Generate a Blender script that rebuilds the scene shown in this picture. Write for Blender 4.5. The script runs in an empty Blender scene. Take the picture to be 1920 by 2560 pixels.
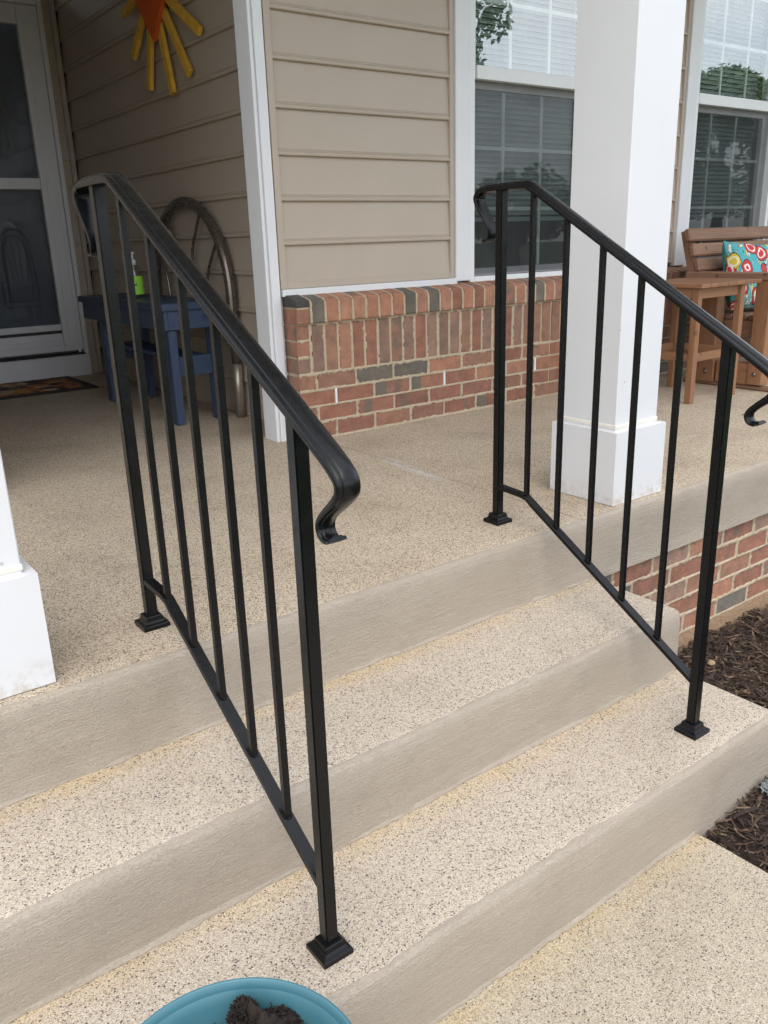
import bpy, bmesh, math, random
from mathutils import Vector, Matrix, noise
R = math.radians
S = bpy.context.scene
col = S.collection
rng = random.Random(7)

# ---------------------------------------------------------------- camera, sky, sun, exposure
cam_d = bpy.data.cameras.new('camera')
cam = bpy.data.objects.new('camera', cam_d)
col.objects.link(cam)
cam.location = (-0.5844, -1.5117, 0.8039)
cam.rotation_euler = (1.2547, 0.0299, -0.6445)
cam_d.sensor_fit = 'VERTICAL'
cam_d.sensor_height = 36.0
cam_d.lens = 2083.14 / 2560 * 36.0
cam_d.clip_start = 0.05
cam_d.clip_end = 800
S.camera = cam

SUN_EL, SUN_AZ = R(58), R(215)          # azimuth measured clockwise from +Y
world = bpy.data.worlds.new('World')
S.world = world
world.use_nodes = True
wt = world.node_tree
for n_ in list(wt.nodes):
    wt.nodes.remove(n_)
wo = wt.nodes.new('ShaderNodeOutputWorld')
bg = wt.nodes.new('ShaderNodeBackground')
bg.inputs['Strength'].default_value = 0.15
sky = wt.nodes.new('ShaderNodeTexSky')
sky.sky_type = 'NISHITA'
sky.sun_disc = False
sky.sun_elevation = SUN_EL
sky.sun_rotation = SUN_AZ
sky.air_density = 1.0
sky.dust_density = 2.5
tc = wt.nodes.new('ShaderNodeTexCoord')
mp = wt.nodes.new('ShaderNodeMapping')
mp.inputs['Scale'].default_value = (1, 1, 2.6)
cn = wt.nodes.new('ShaderNodeTexNoise')
cn.inputs['Scale'].default_value = 2.3
cn.inputs['Detail'].default_value = 7
cn.inputs['Roughness'].default_value = 0.55
cr = wt.nodes.new('ShaderNodeMapRange')
cr.inputs['From Min'].default_value = 0.36
cr.inputs['From Max'].default_value = 0.66
cr.inputs['To Min'].default_value = 0.35
cr.inputs['To Max'].default_value = 0.95
mx = wt.nodes.new('ShaderNodeMix')
mx.data_type = 'RGBA'
mx.inputs['B'].default_value = (7.5, 7.8, 8.2, 1)
wt.links.new(tc.outputs['Generated'], mp.inputs['Vector'])
wt.links.new(mp.outputs['Vector'], cn.inputs['Vector'])
wt.links.new(cn.outputs['Fac'], cr.inputs['Value'])
wt.links.new(cr.outputs['Result'], mx.inputs['Factor'])
wt.links.new(sky.outputs['Color'], mx.inputs['A'])
wt.links.new(mx.outputs['Result'], bg.inputs['Color'])
wt.links.new(bg.outputs['Background'], wo.inputs['Surface'])

sun_d = bpy.data.lights.new('sun', 'SUN')
sun_d.energy = 0.5
sun_d.angle = R(45)
sun_d.color = (1.0, 0.96, 0.9)
sun = bpy.data.objects.new('sun', sun_d)
col.objects.link(sun)
sdir = Vector((math.sin(SUN_AZ) * math.cos(SUN_EL), math.cos(SUN_AZ) * math.cos(SUN_EL), math.sin(SUN_EL)))
sun.rotation_euler = sdir.to_track_quat('Z', 'Y').to_euler()
sun.location = (0, -5, 8)

vs = S.view_settings
vs.view_transform = 'Standard'
vs.look = 'None'
vs.gamma = 1
vs.use_curve_mapping = False
vs.exposure = 1.05
S.render.engine = 'CYCLES'
S.cycles.max_bounces = 8
S.cycles.transparent_max_bounces = 16

# ---------------------------------------------------------------- measured layout
Z1, Z2, Z3 = -0.1925, -0.373, -0.562       # upper tread, lower tread, walkway
Y1, Y2 = -0.3124, -0.6146                  # fronts of the two steps (porch edge is y = 0)
XE = 1.305                                 # right end of the steps
XL0 = -1.0                                 # left end, outside the frame
YB, YW, YD, XR_ = 1.4546, 1.549, 4.22, 1.30  # brick face, siding, door wall, recess wall
C_ = 0.0687                                # brick course
CEIL = 2.95

# ---------------------------------------------------------------- material helper
class Mat:
    def __init__(s, name):
        s.m = bpy.data.materials.new(name)
        s.m.use_nodes = True
        s.t = s.m.node_tree
        for n in list(s.t.nodes):
            s.t.nodes.remove(n)
        s.out = s.t.nodes.new('ShaderNodeOutputMaterial')
    def put(s, sock, v):
        if isinstance(v, bpy.types.NodeSocket):
            s.t.links.new(v, sock)
        elif isinstance(v, (tuple, list)) and len(v) == 3 and sock.type == 'RGBA':
            sock.default_value = (*v, 1)
        else:
            sock.default_value = v
    def n(s, typ, out=None, props=None, **ins):
        nd = s.t.nodes.new('ShaderNode' + typ)
        for k, v in (props or {}).items():
            setattr(nd, k, v)
        for k, v in ins.items():
            key = int(k[1:]) if k[0] == '_' else k.replace('_', ' ')
            s.put(nd.inputs[key], v)
        return nd.outputs[out if out is not None else 0]
    def math(s, op, a, b=0.0, c=0.0, clamp=False):
        return s.n('Math', props={'operation': op, 'use_clamp': clamp}, _0=a, _1=b, _2=c)
    def mix(s, f, a, b, blend='MIX'):
        nd = s.t.nodes.new('ShaderNodeMix')
        nd.data_type = 'RGBA'
        nd.blend_type = blend
        s.put(nd.inputs['Factor'], f)
        s.put(nd.inputs['A'], a)
        s.put(nd.inputs['B'], b)
        return nd.outputs['Result']
    def rng(s, v, a, b, c=0.0, d=1.0, smooth=False):
        return s.n('MapRange', props={'interpolation_type': 'SMOOTHSTEP' if smooth else 'LINEAR'},
                   Value=v, From_Min=a, From_Max=b, To_Min=c, To_Max=d)
    def obj(s, scale=None):
        o = s.n('TexCoord', 'Object')
        if scale:
            o = s.n('Mapping', Vector=o, Scale=scale)
        return o
    def noise(s, vec, scale, detail=3.0, rough=0.55, out='Fac'):
        return s.n('TexNoise', out, Vector=vec, Scale=scale, Detail=detail, Roughness=rough)
    def vor(s, vec, scale, out='Distance', rand=1.0):
        return s.n('TexVoronoi', out, Vector=vec, Scale=scale, Randomness=rand)
    def ramp(s, fac, stops, const=False):
        nd = s.t.nodes.new('ShaderNodeValToRGB')
        e = nd.color_ramp
        e.interpolation = 'CONSTANT' if const else 'LINEAR'
        while len(e.elements) < len(stops):
            e.elements.new(0.5)
        for el, (p, c) in zip(e.elements, stops):
            el.position = p
            el.color = (*c, 1)
        s.put(nd.inputs['Fac'], fac)
        return nd.outputs['Color']
    def bump(s, h, strength=0.3, dist=0.002, normal=None):
        kw = dict(Height=h, Strength=strength, Distance=dist)
        if normal is not None:
            kw['Normal'] = normal
        return s.n('Bump', **kw)
    def pbsdf(s, **ins):
        return s.n('BsdfPrincipled', **ins)
    def done(s, sh):
        s.t.links.new(sh, s.out.inputs['Surface'])
        return s.m

def paint(name, c, rough=0.5, var=0.06, nscale=6, bump=0.0, bscale=120, metal=0.0, spec=0.5):
    m = Mat(name)
    o = m.obj()
    f = m.noise(o, nscale, 4)
    dark = tuple(v * (1 - var) for v in c)
    lite = tuple(min(v * (1 + var), 1) for v in c)
    cc = m.mix(m.rng(f, 0.3, 0.7), dark, lite)
    kw = dict(Base_Color=cc, Roughness=m.rng(m.noise(o, nscale * 3, 3), 0.3, 0.7, rough * 0.85, min(rough * 1.15, 1)), Metallic=metal)
    kw['Specular_IOR_Level'] = spec
    if bump:
        kw['Normal'] = m.bump(m.noise(o, bscale, 3), bump, 0.002)
    nd = m.t.nodes.new('ShaderNodeBsdfPrincipled')
    for k, v in kw.items():
        m.put(nd.inputs[k.replace('_', ' ') if k != 'Specular_IOR_Level' else 'Specular IOR Level'], v)
    return m.done(nd.outputs[0])

def pebble(name, grains, yback=None, porch=False, dirt=0.28):
    m = Mat(name)
    o = m.obj()
    wob = m.n('VectorMath', props={'operation': 'ADD'}, _0=o,
              _1=m.n('VectorMath', props={'operation': 'SCALE'}, _0=m.noise(o, 260, 1, out='Color'), Scale=0.002))
    cell = m.n('SeparateColor', 0, Color=m.vor(wob, 430, 'Color'))
    base = m.ramp(cell, grains, const=True)
    fine = m.noise(o, 620, 2)
    base = m.mix(m.rng(fine, 0.3, 0.7, 0.0, 0.42), base, m.mix(0.5, base, (0.1, 0.085, 0.065)))
    # sparse dark chips
    d2 = m.vor(wob, 190, 'Distance')
    r2 = m.n('SeparateColor', 1, Color=m.vor(wob, 190, 'Color'))
    patch = m.noise(o, 7, 3)
    thr = m.rng(patch, 0.3, 0.75, 0.94, 0.82)
    chip = m.math('MULTIPLY', m.math('LESS_THAN', d2, 0.36), m.math('GREATER_THAN', r2, thr))
    base = m.mix(m.math('MULTIPLY', chip, 0.88), base, (0.035, 0.034, 0.037))
    # broad soft dirt
    big = m.noise(o, 2.6, 5, 0.6)
    base = m.mix(m.rng(big, 0.46, 0.70, 0.0, dirt), base, m.mix(1.0, base, (0.55, 0.5, 0.44), 'MULTIPLY'))
    xyz = m.t.nodes.new('ShaderNodeSeparateXYZ')
    m.t.links.new(o, xyz.inputs[0])
    X, Y = xyz.outputs[0], xyz.outputs[1]
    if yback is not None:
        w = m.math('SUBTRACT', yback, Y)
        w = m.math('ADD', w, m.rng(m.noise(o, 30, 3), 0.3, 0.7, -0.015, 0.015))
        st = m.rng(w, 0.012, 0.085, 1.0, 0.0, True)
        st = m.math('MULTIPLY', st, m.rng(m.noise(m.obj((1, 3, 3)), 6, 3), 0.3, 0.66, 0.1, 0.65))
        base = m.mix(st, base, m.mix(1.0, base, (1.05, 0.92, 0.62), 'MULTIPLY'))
    if porch:
        mx_ = m.rng(m.math('ABSOLUTE', m.math('SUBTRACT', X, m.rng(Y, 0.58, 1.06, 1.238, 1.275))), 0.006, 0.042, 1, 0, True)
        my_ = m.rng(m.math('ABSOLUTE', m.math('SUBTRACT', Y, 0.82)), 0.10, 0.27, 1, 0, True)
        ch = m.math('MULTIPLY', mx_, my_)
        ch = m.math('MULTIPLY', ch, m.rng(m.noise(m.obj((3, 1, 1)), 26, 4), 0.35, 0.6, 0.05, 0.5))
        base = m.mix(ch, base, (0.62, 0.62, 0.63))
    sc_ = m.rng(m.noise(m.obj((1, 1.7, 1)), 5.5, 5, 0.7), 0.64, 0.80, 0, 0.32)
    base = m.mix(sc_, base, m.mix(1.0, base, (0.52, 0.50, 0.47), 'MULTIPLY'))
    h = m.math('ADD', m.math('MULTIPLY', m.vor(wob, 430, 'Distance'), -1.0), m.math('MULTIPLY', fine, 0.35))
    nrm = m.bump(h, 0.75, 0.0026)
    return m.done(m.pbsdf(Base_Color=base, Roughness=0.82, Normal=nrm))

M = {}
TREAD = [(0.0, (0.630, 0.535, 0.418)), (0.22, (0.551, 0.457, 0.344)), (0.42, (0.707, 0.623, 0.521)), (0.60, (0.474, 0.385, 0.287)),
         (0.74, (0.618, 0.530, 0.436)), (0.86, (0.364, 0.292, 0.230)), (0.945, (0.165, 0.138, 0.121))]
PORCH = [(0.0, (0.632, 0.524, 0.392)), (0.25, (0.536, 0.427, 0.306)), (0.45, (0.718, 0.609, 0.469)), (0.62, (0.414, 0.319, 0.216)),
         (0.74, (0.658, 0.541, 0.409)), (0.84, (0.267, 0.205, 0.138)), (0.93, (0.091, 0.072, 0.060))]
WALK = [(0.0, (0.563, 0.478, 0.353)), (0.22, (0.488, 0.407, 0.288)), (0.42, (0.640, 0.565, 0.444)), (0.60, (0.400, 0.326, 0.230)),
        (0.74, (0.542, 0.467, 0.358)), (0.87, (0.346, 0.282, 0.214)), (0.955, (0.173, 0.152, 0.128))]
M['porch'] = pebble('porch_pebble', PORCH, None, True, 0.4)
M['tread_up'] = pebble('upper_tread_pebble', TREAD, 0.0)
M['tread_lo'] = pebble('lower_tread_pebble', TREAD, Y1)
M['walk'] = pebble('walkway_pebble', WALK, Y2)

def render_coat():
    m = Mat('taupe_render_coat')
    o = m.obj()
    st = m.noise(m.obj((0.55, 14, 14)), 17, 5, 0.7)
    grit = m.noise(m.obj((1, 1.5, 1.5)), 260, 2)
    fine = m.noise(m.obj((1, 2.4, 2.4)), 150, 3)
    big = m.noise(m.obj((1, 1, 1.6)), 3.2, 6, 0.65)
    c = m.mix(m.rng(st, 0.3, 0.7), (0.335, 0.280, 0.220), (0.400, 0.342, 0.273))
    c = m.mix(m.rng(fine, 0.60, 0.70), c, (0.47, 0.41, 0.33))
    c = m.mix(m.rng(grit, 0.64, 0.72, 0, 0.6), c, (0.20, 0.165, 0.125))
    c = m.mix(m.rng(big, 0.50, 0.76, 0, 0.5), c, (0.265, 0.218, 0.165))
    sm = m.noise(m.obj((0.6, 3, 3)), 17, 6, 0.75)
    c = m.mix(m.rng(sm, 0.655, 0.74, 0, 0.75), c, (0.10, 0.085, 0.07))
    h = m.math('ADD', m.math('MULTIPLY', st, 0.8), m.math('ADD', m.math('MULTIPLY', m.rng(fine, 0.5, 0.75), 0.8), m.math('MULTIPLY', grit, 0.5)))
    return m.done(m.pbsdf(Base_Color=c, Roughness=0.75, Normal=m.bump(h, 0.75, 0.0028)))
M['coat'] = render_coat()

def brick_mat():
    m = Mat('clay_brick')
    o = m.obj()
    oi = m.t.nodes.new('ShaderNodeObjectInfo')
    off = m.n('VectorMath', props={'operation': 'ADD'}, _0=o,
              _1=m.n('CombineXYZ', X=m.math('MULTIPLY', oi.outputs['Random'], 37.0), Y=m.math('MULTIPLY', oi.outputs['Random'], 91.0)))
    c = oi.outputs['Color']
    cloud = m.noise(off, 19, 5, 0.65)
    c = m.mix(m.rng(cloud, 0.38, 0.68), c, m.mix(1.0, c, (0.66, 0.70, 0.74), 'MULTIPLY'))
    c = m.mix(m.rng(m.noise(off, 31, 3), 0.55, 0.72, 0, 0.45), c, m.mix(1.0, c, (1.22, 1.05, 0.98), 'MULTIPLY'))
    flash = m.rng(m.noise(off, 7, 2), 0.63, 0.70, 0, 0.75)
    c = m.mix(flash, c, (0.14, 0.115, 0.088))
    ox = m.t.nodes.new('ShaderNodeSeparateXYZ')
    m.t.links.new(o, ox.inputs[0])
    cut = m.math('SUBTRACT', 0.0965, m.math('MULTIPLY', oi.outputs['Alpha'], 0.193))
    two = m.math('LESS_THAN', m.math('ADD', ox.outputs[0], m.rng(m.noise(off, 60, 2), 0.3, 0.7, -0.004, 0.004)), cut)
    c = m.mix(m.math('MULTIPLY', two, m.math('LESS_THAN', oi.outputs['Alpha'], 0.95)), c, (0.150, 0.128, 0.100))
    gr = m.noise(off, 210, 4, 0.65)
    c = m.mix(m.rng(gr, 0.52, 0.72, 0, 0.65), c, m.mix(1.0, c, (0.42, 0.40, 0.38), 'MULTIPLY'))
    c = m.mix(m.rng(m.noise(off, 320, 2), 0.66, 0.74, 0, 0.45), c, (0.40, 0.30, 0.22))
    h = m.math('ADD', m.math('MULTIPLY', gr, 1.0), m.math('MULTIPLY', m.noise(off, 60, 3), 1.4))
    return m.done(m.pbsdf(Base_Color=c, Roughness=0.88, Normal=m.bump(h, 0.65, 0.004)))
M['brick'] = brick_mat()

def mortar_mat():
    m = Mat('buff_mortar')
    o = m.obj()
    a = m.noise(o, 60, 4)
    b = m.noise(o, 420, 2)
    c = m.mix(m.rng(a, 0.3, 0.7), (0.42, 0.335, 0.225), (0.53, 0.435, 0.305))
    c = m.mix(m.rng(b, 0.5, 0.75, 0, 0.5), c, (0.27, 0.21, 0.14))
    return m.done(m.pbsdf(Base_Color=c, Roughness=0.92, Normal=m.bump(m.math('ADD', a, b), 0.6, 0.003)))
M['mortar'] = mortar_mat()

def rail_paint():
    m = Mat('black_satin_paint')
    o = m.obj()
    d = m.vor(o, 70, 'Distance')
    r = m.n('SeparateColor', 0, Color=m.vor(o, 70, 'Color'))
    sp = m.math('MULTIPLY', m.math('LESS_THAN', d, 0.085), m.math('GREATER_THAN', r, 0.965))
    dust = m.rng(m.noise(m.obj((1, 1, 0.4)), 22, 5, 0.65), 0.6, 0.85, 0, 0.10)
    c = m.mix(dust, (0.0045, 0.0046, 0.0052), (0.022, 0.020, 0.018))
    c = m.mix(m.math('MULTIPLY', sp, 0.7), c, (0.16, 0.16, 0.16))
    n = m.math('ADD', m.noise(o, 55, 3), m.math('MULTIPLY', m.noise(o, 420, 2), 0.35))
    nd = m.t.nodes.new('ShaderNodeBsdfPrincipled')
    m.put(nd.inputs['Base Color'], c)
    m.put(nd.inputs['Roughness'], m.rng(m.noise(o, 40, 4), 0.3, 0.7, 0.21, 0.32))
    m.put(nd.inputs['Specular IOR Level'], 0.27)
    m.put(nd.inputs['Normal'], m.bump(n, 0.05, 0.0012))
    return m.done(nd.outputs[0])
M['rail'] = rail_paint()
def white_vinyl(name, c, bump=0.05):
    m = Mat(name)
    o = m.obj()
    g = m.noise(m.obj((9, 9, 1.2)), 40, 3)
    b = m.noise(o, 2.5, 5)
    cc = m.mix(m.rng(b, 0.35, 0.7), c, tuple(v * 0.955 for v in c))
    sp = m.rng(m.vor(o, 9, 'Distance'), 0.025, 0.04, 0.55, 0.0)
    cc = m.mix(sp, cc, (0.33, 0.29, 0.25))
    sx = m.t.nodes.new('ShaderNodeSeparateXYZ')
    m.t.links.new(o, sx.inputs[0])
    spl = m.math('MULTIPLY', m.rng(sx.outputs[2], 0.0, 0.075, 0.75, 0.0, True), m.rng(m.noise(o, 34, 5, 0.7), 0.42, 0.68))
    cc = m.mix(spl, cc, (0.40, 0.33, 0.25))
    cc = m.mix(m.rng(m.noise(m.obj((1, 1, 0.15)), 9, 4), 0.55, 0.8, 0, 0.10), cc, (0.5, 0.47, 0.42))
    return m.done(m.pbsdf(Base_Color=cc, Roughness=0.42, Normal=m.bump(g, bump, 0.002)))
M['white'] = white_vinyl('white_vinyl', (0.68, 0.68, 0.69))
M['trim'] = paint('white_trim', (0.70, 0.70, 0.71), 0.4, 0.03, 4, 0.03, 50)
M['vinyl_frame'] = paint('white_window_vinyl', (0.74, 0.74, 0.735), 0.4, 0.03, 5)
M['muntin'] = paint('pale_muntin', (0.72, 0.74, 0.73), 0.45, 0.03, 5)
def siding_mat():
    m = Mat('beige_siding')
    o = m.obj()
    g = m.noise(m.obj((1.0, 1.0, 14)), 34, 4)
    b = m.noise(o, 1.7, 4)
    c = m.mix(m.rng(b, 0.3, 0.7), (0.415, 0.342, 0.272), (0.455, 0.38, 0.305))
    c = m.mix(m.rng(g, 0.55, 0.8, 0, 0.2), c, (0.30, 0.245, 0.19))
    sp = m.rng(m.vor(o, 5.5, 'Distance'), 0.012, 0.02, 0.7, 0)
    c = m.mix(sp, c, (0.16, 0.13, 0.10))
    return m.done(m.pbsdf(Base_Color=c, Roughness=0.5, Normal=m.bump(g, 0.10, 0.002)))
M['siding'] = siding_mat()
M['jch'] = paint('beige_channel', (0.435, 0.362, 0.288), 0.45, 0.03, 4)
M['sash_grey'] = paint('grey_sash_rail', (0.34, 0.34, 0.345), 0.45, 0.05, 5)
M['dark'] = paint('dark_room', (0.045, 0.043, 0.042), 0.8)
M['slat'] = paint('blind_slat', (0.33, 0.38, 0.37), 0.5, 0.04, 3)
M['ceiling'] = paint('porch_ceiling_white', (0.62, 0.61, 0.59), 0.6, 0.04, 2)

def glass(name, tint, refl=1.0, dirty=0.0):
    m = Mat(name)
    fc = m.n('LayerWeight', 'Facing', Blend=0.5)          # both faces alike: Schlick curve on the view angle
    fr = m.math('ADD', refl, m.math('MULTIPLY', m.math('POWER', fc, 4.0), 0.8), clamp=True)
    o = m.obj()
    wav = m.noise(o, 1.6, 2)
    nrm = m.bump(wav, 0.05, 0.02)
    t = m.n('BsdfTransparent', Color=tint)
    g = m.n('BsdfGlossy', Color=(1, 1, 1), Roughness=0.004, Normal=nrm)
    sh = m.n('MixShader', _0=fr, _1=t, _2=g)
    if dirty:
        d = m.n('BsdfDiffuse', Color=(0.5, 0.52, 0.52))
        sm = m.rng(m.noise(m.obj((1, 1, 0.35)), 9, 4, 0.6), 0.45, 0.75, 0.0, dirty)
        sh = m.n('MixShader', _0=sm, _1=sh, _2=d)
    return m.done(sh)
M['glass'] = glass('window_glass', (0.93, 0.955, 0.945), 0.15, 0.05)
M['glass_low'] = glass('screened_window_glass', (0.88, 0.92, 0.91), 0.07, 0.05)
M['door_glass'] = glass('door_glass', (0.85, 0.87, 0.89), 0.04, 0.05)
def screen_mat():
    m = Mat('insect_screen')
    t = m.n('BsdfTransparent', Color=(1, 1, 1))
    d = m.n('BsdfDiffuse', Color=(0.06, 0.063, 0.066))
    f = m.rng(m.noise(m.obj((1, 1, 2)), 6, 4), 0.3, 0.7, 0.42, 0.52)
    return m.done(m.n('MixShader', _0=f, _1=t, _2=d))
M['screen'] = screen_mat()

def wood(name, a, b, dark, axis=0, rough=0.6):
    m = Mat(name)
    o = m.obj()
    sc = [16, 16, 16]
    sc[axis] = 1.1
    oi = m.n('ObjectInfo', 'Random')
    v = m.n('VectorMath', props={'operation': 'ADD'}, _0=m.obj(tuple(sc)), _1=m.n('CombineXYZ', X=m.math('MULTIPLY', oi, 23.0), Y=m.math('MULTIPLY', oi, 57.0)))
    g = m.noise(v, 4.0, 6, 0.65)
    c = m.mix(m.rng(g, 0.3, 0.7), a, b)
    c = m.mix(m.rng(m.noise(v, 11, 3), 0.58, 0.74, 0, 0.7), c, dark)
    kn = m.rng(m.vor(o, 9, 'Distance'), 0.06, 0.14, 0.75, 0.0, True)
    c = m.mix(kn, c, dark)
    c = m.mix(m.math('MULTIPLY', oi, 0.25), c, dark)
    return m.done(m.pbsdf(Base_Color=c, Roughness=rough, Normal=m.bump(g, 0.35, 0.002)))
for ax in range(3):
    M['orange_wood%d' % ax] = wood('orange_stained_wood_%s' % 'xyz'[ax], (0.225, 0.105, 0.050), (0.315, 0.155, 0.076), (0.10, 0.045, 0.022), ax)
    M['brown_wood%d' % ax] = wood('weathered_brown_wood_%s' % 'xyz'[ax], (0.20, 0.105, 0.06), (0.29, 0.165, 0.10), (0.07, 0.038, 0.022), ax, 0.7)
    M['blue_wood%d' % ax] = wood('blue_painted_wood_%s' % 'xyz'[ax], (0.036, 0.058, 0.108), (0.050, 0.080, 0.142), (0.02, 0.032, 0.065), ax, 0.45)
M['yellow'] = paint('yellow_paint', (0.64, 0.37, 0.05), 0.65, 0.12, 20, 0.1, 120, 0, 0.2)
M['orange'] = paint('orange_paint', (0.56, 0.10, 0.02), 0.8, 0.06, 12, 0, 120, 0, 0.1)
M['bronze'] = paint('bronze_metal', (0.20, 0.172, 0.14), 0.27, 0.05, 10, 0, 1, 0.75)
M['champagne'] = paint('champagne_metal', (0.42, 0.37, 0.31), 0.35, 0.12, 14, 0, 1, 0.7)
M['teal'] = paint('teal_plastic', (0.050, 0.152, 0.185), 0.42, 0.10, 5, 0.05, 40)
M['label_green'] = paint('green_label', (0.30, 0.66, 0.06), 0.5, 0.05)
M['ink'] = paint('dark_ink', (0.03, 0.04, 0.02), 0.6)
M['pump'] = paint('clear_pump_plastic', (0.55, 0.57, 0.57), 0.25)
def clear_plastic():
    m = Mat('clear_bottle')
    fr = m.math('ADD', 0.05, m.math('MULTIPLY', m.math('POWER', m.n('LayerWeight', 'Facing', Blend=0.5), 3.0), 0.7))
    t = m.n('BsdfTransparent', Color=(0.9, 0.93, 0.89))
    g = m.n('BsdfGlossy', Roughness=0.08)
    return m.done(m.n('MixShader', _0=fr, _1=t, _2=g))
M['bottle'] = clear_plastic()
M['rubber'] = paint('dark_rubber', (0.03, 0.022, 0.018), 0.8, 0.2, 20, 0.2)
def mat_print():
    m = Mat('autumn_mat_print')
    o = m.obj((1.0, 1.2, 1))
    w = m.n('VectorMath', props={'operation': 'ADD'}, _0=o, _1=m.n('VectorMath', props={'operation': 'SCALE'}, _0=m.noise(o, 16, 2, out='Color'), Scale=0.06))
    r = m.n('SeparateColor', 0, Color=m.vor(w, 13, 'Color'))
    c = m.ramp(r, [(0, (0.42, 0.15, 0.04)), (0.25, (0.09, 0.02, 0.018)), (0.42, (0.50, 0.37, 0.24)), (0.58, (0.36, 0.11, 0.03)),
                   (0.7, (0.035, 0.03, 0.02)), (0.82, (0.16, 0.13, 0.05)), (0.9, (0.52, 0.26, 0.07))], const=True)
    c = m.mix(m.rng(m.noise(o, 60, 3), 0.5, 0.7, 0, 0.6), c, (0.04, 0.02, 0.015))
    return m.done(m.pbsdf(Base_Color=c, Roughness=0.95))
M['mat_print'] = mat_print()
def soil(name, a, b):
    m = Mat(name)
    o = m.obj()
    f = m.noise(o, 70, 6, 0.7)
    c = m.mix(m.rng(f, 0.35, 0.65), a, b)
    return m.done(m.pbsdf(Base_Color=c, Roughness=0.95, Normal=m.bump(f, 1.0, 0.01)))
M['soil'] = soil('dark_soil', (0.018, 0.012, 0.009), (0.06, 0.041, 0.03))
M['footing'] = soil('earth_stained_footing', (0.20, 0.12, 0.065), (0.30, 0.20, 0.12))
M['pot_soil'] = soil('potting_soil', (0.008, 0.005, 0.004), (0.042, 0.026, 0.018))
M['lawn'] = soil('lawn', (0.035, 0.06, 0.015), (0.07, 0.11, 0.03))
def chip_mat():
    m = Mat('shredded_bark')
    r = m.n('NewGeometry', 'Random Per Island')
    c = m.ramp(r, [(0, (0.026, 0.016, 0.011)), (0.3, (0.064, 0.039, 0.026)), (0.55, (0.105, 0.066, 0.043)), (0.75, (0.046, 0.031, 0.024)),
                   (0.88, (0.165, 0.107, 0.066)), (0.96, (0.27, 0.185, 0.113)), (1.0, (0.13, 0.06, 0.033))])
    f = m.noise(m.obj(), 240, 3)
    c = m.mix(m.rng(f, 0.4, 0.7, 0, 0.6), c, (0.02, 0.013, 0.01))
    return m.done(m.pbsdf(Base_Color=c, Roughness=0.9, Normal=m.bump(f, 0.6, 0.002)))
M['chip'] = chip_mat()
def leaf_mat():
    m = Mat('leaf')
    r = m.n('NewGeometry', 'Random Per Island')
    c = m.mix(r, (0.05, 0.10, 0.024), (0.12, 0.18, 0.05))
    return m.done(m.pbsdf(Base_Color=c, Roughness=0.6))
M['leaf'] = leaf_mat()
M['bark'] = soil('bark', (0.06, 0.045, 0.035), (0.13, 0.10, 0.08))
M['pebble'] = paint('tan_pebble', (0.36, 0.25, 0.15), 0.8, 0.2, 40)
M['white_plastic'] = paint('white_plastic', (0.75, 0.76, 0.8), 0.5)

def pillow_mat():
    # flat printed cloth: teal ground, red plump birds with dark outlines, yellow and white strokes
    m = Mat('printed_teal_cloth')
    o = m.obj()
    w = m.n('VectorMath', props={'operation': 'ADD'}, _0=o, _1=m.n('VectorMath', props={'operation': 'SCALE'}, _0=m.noise(o, 22, 2, out='Color'), Scale=0.022))
    c = m.mix(m.rng(m.noise(o, 9, 3), 0.35, 0.65), (0.06, 0.33, 0.36), (0.10, 0.42, 0.45))
    st = m.noise(m.n('Mapping', Vector=w, Rotation=(0, R(35), 0), Scale=(5, 5, 0.9)), 9, 2)
    c = m.mix(m.math('GREATER_THAN', st, 0.60), c, (0.62, 0.50, 0.14))
    c = m.mix(m.math('COMPARE', st, 0.595, 0.012), c, (0.02, 0.02, 0.025))
    st2 = m.noise(m.n('Mapping', Vector=w, Rotation=(0, R(-40), 0), Scale=(6, 6, 1)), 8, 2)
    c = m.mix(m.math('LESS_THAN', st2, 0.385), c, (0.7, 0.68, 0.6))
    c = m.mix(m.math('COMPARE', st2, 0.39, 0.011), c, (0.02, 0.02, 0.025))
    d = m.vor(w, 9.5, 'Distance', 0.85)
    band = m.n('SeparateColor', 2, Color=m.vor(w, 9.5, 'Color', 0.85))
    body = m.mix(m.math('GREATER_THAN', band, 0.72), (0.50, 0.035, 0.045), (0.62, 0.46, 0.05))
    c = m.mix(m.math('LESS_THAN', d, 0.46), c, (0.015, 0.015, 0.02))
    c = m.mix(m.math('LESS_THAN', d, 0.425), c, body)
    c = m.mix(m.math('COMPARE', d, 0.30, 0.03), c, (0.7, 0.66, 0.58))
    c = m.mix(m.math('LESS_THAN', d, 0.09), c, (0.65, 0.6, 0.4))
    c = m.mix(m.math('LESS_THAN', d, 0.045), c, (0.01, 0.01, 0.01))
    return m.done(m.pbsdf(Base_Color=c, Roughness=0.85, Normal=m.bump(m.noise(o, 500, 2), 0.25, 0.001)))
M['pillow'] = pillow_mat()

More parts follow.
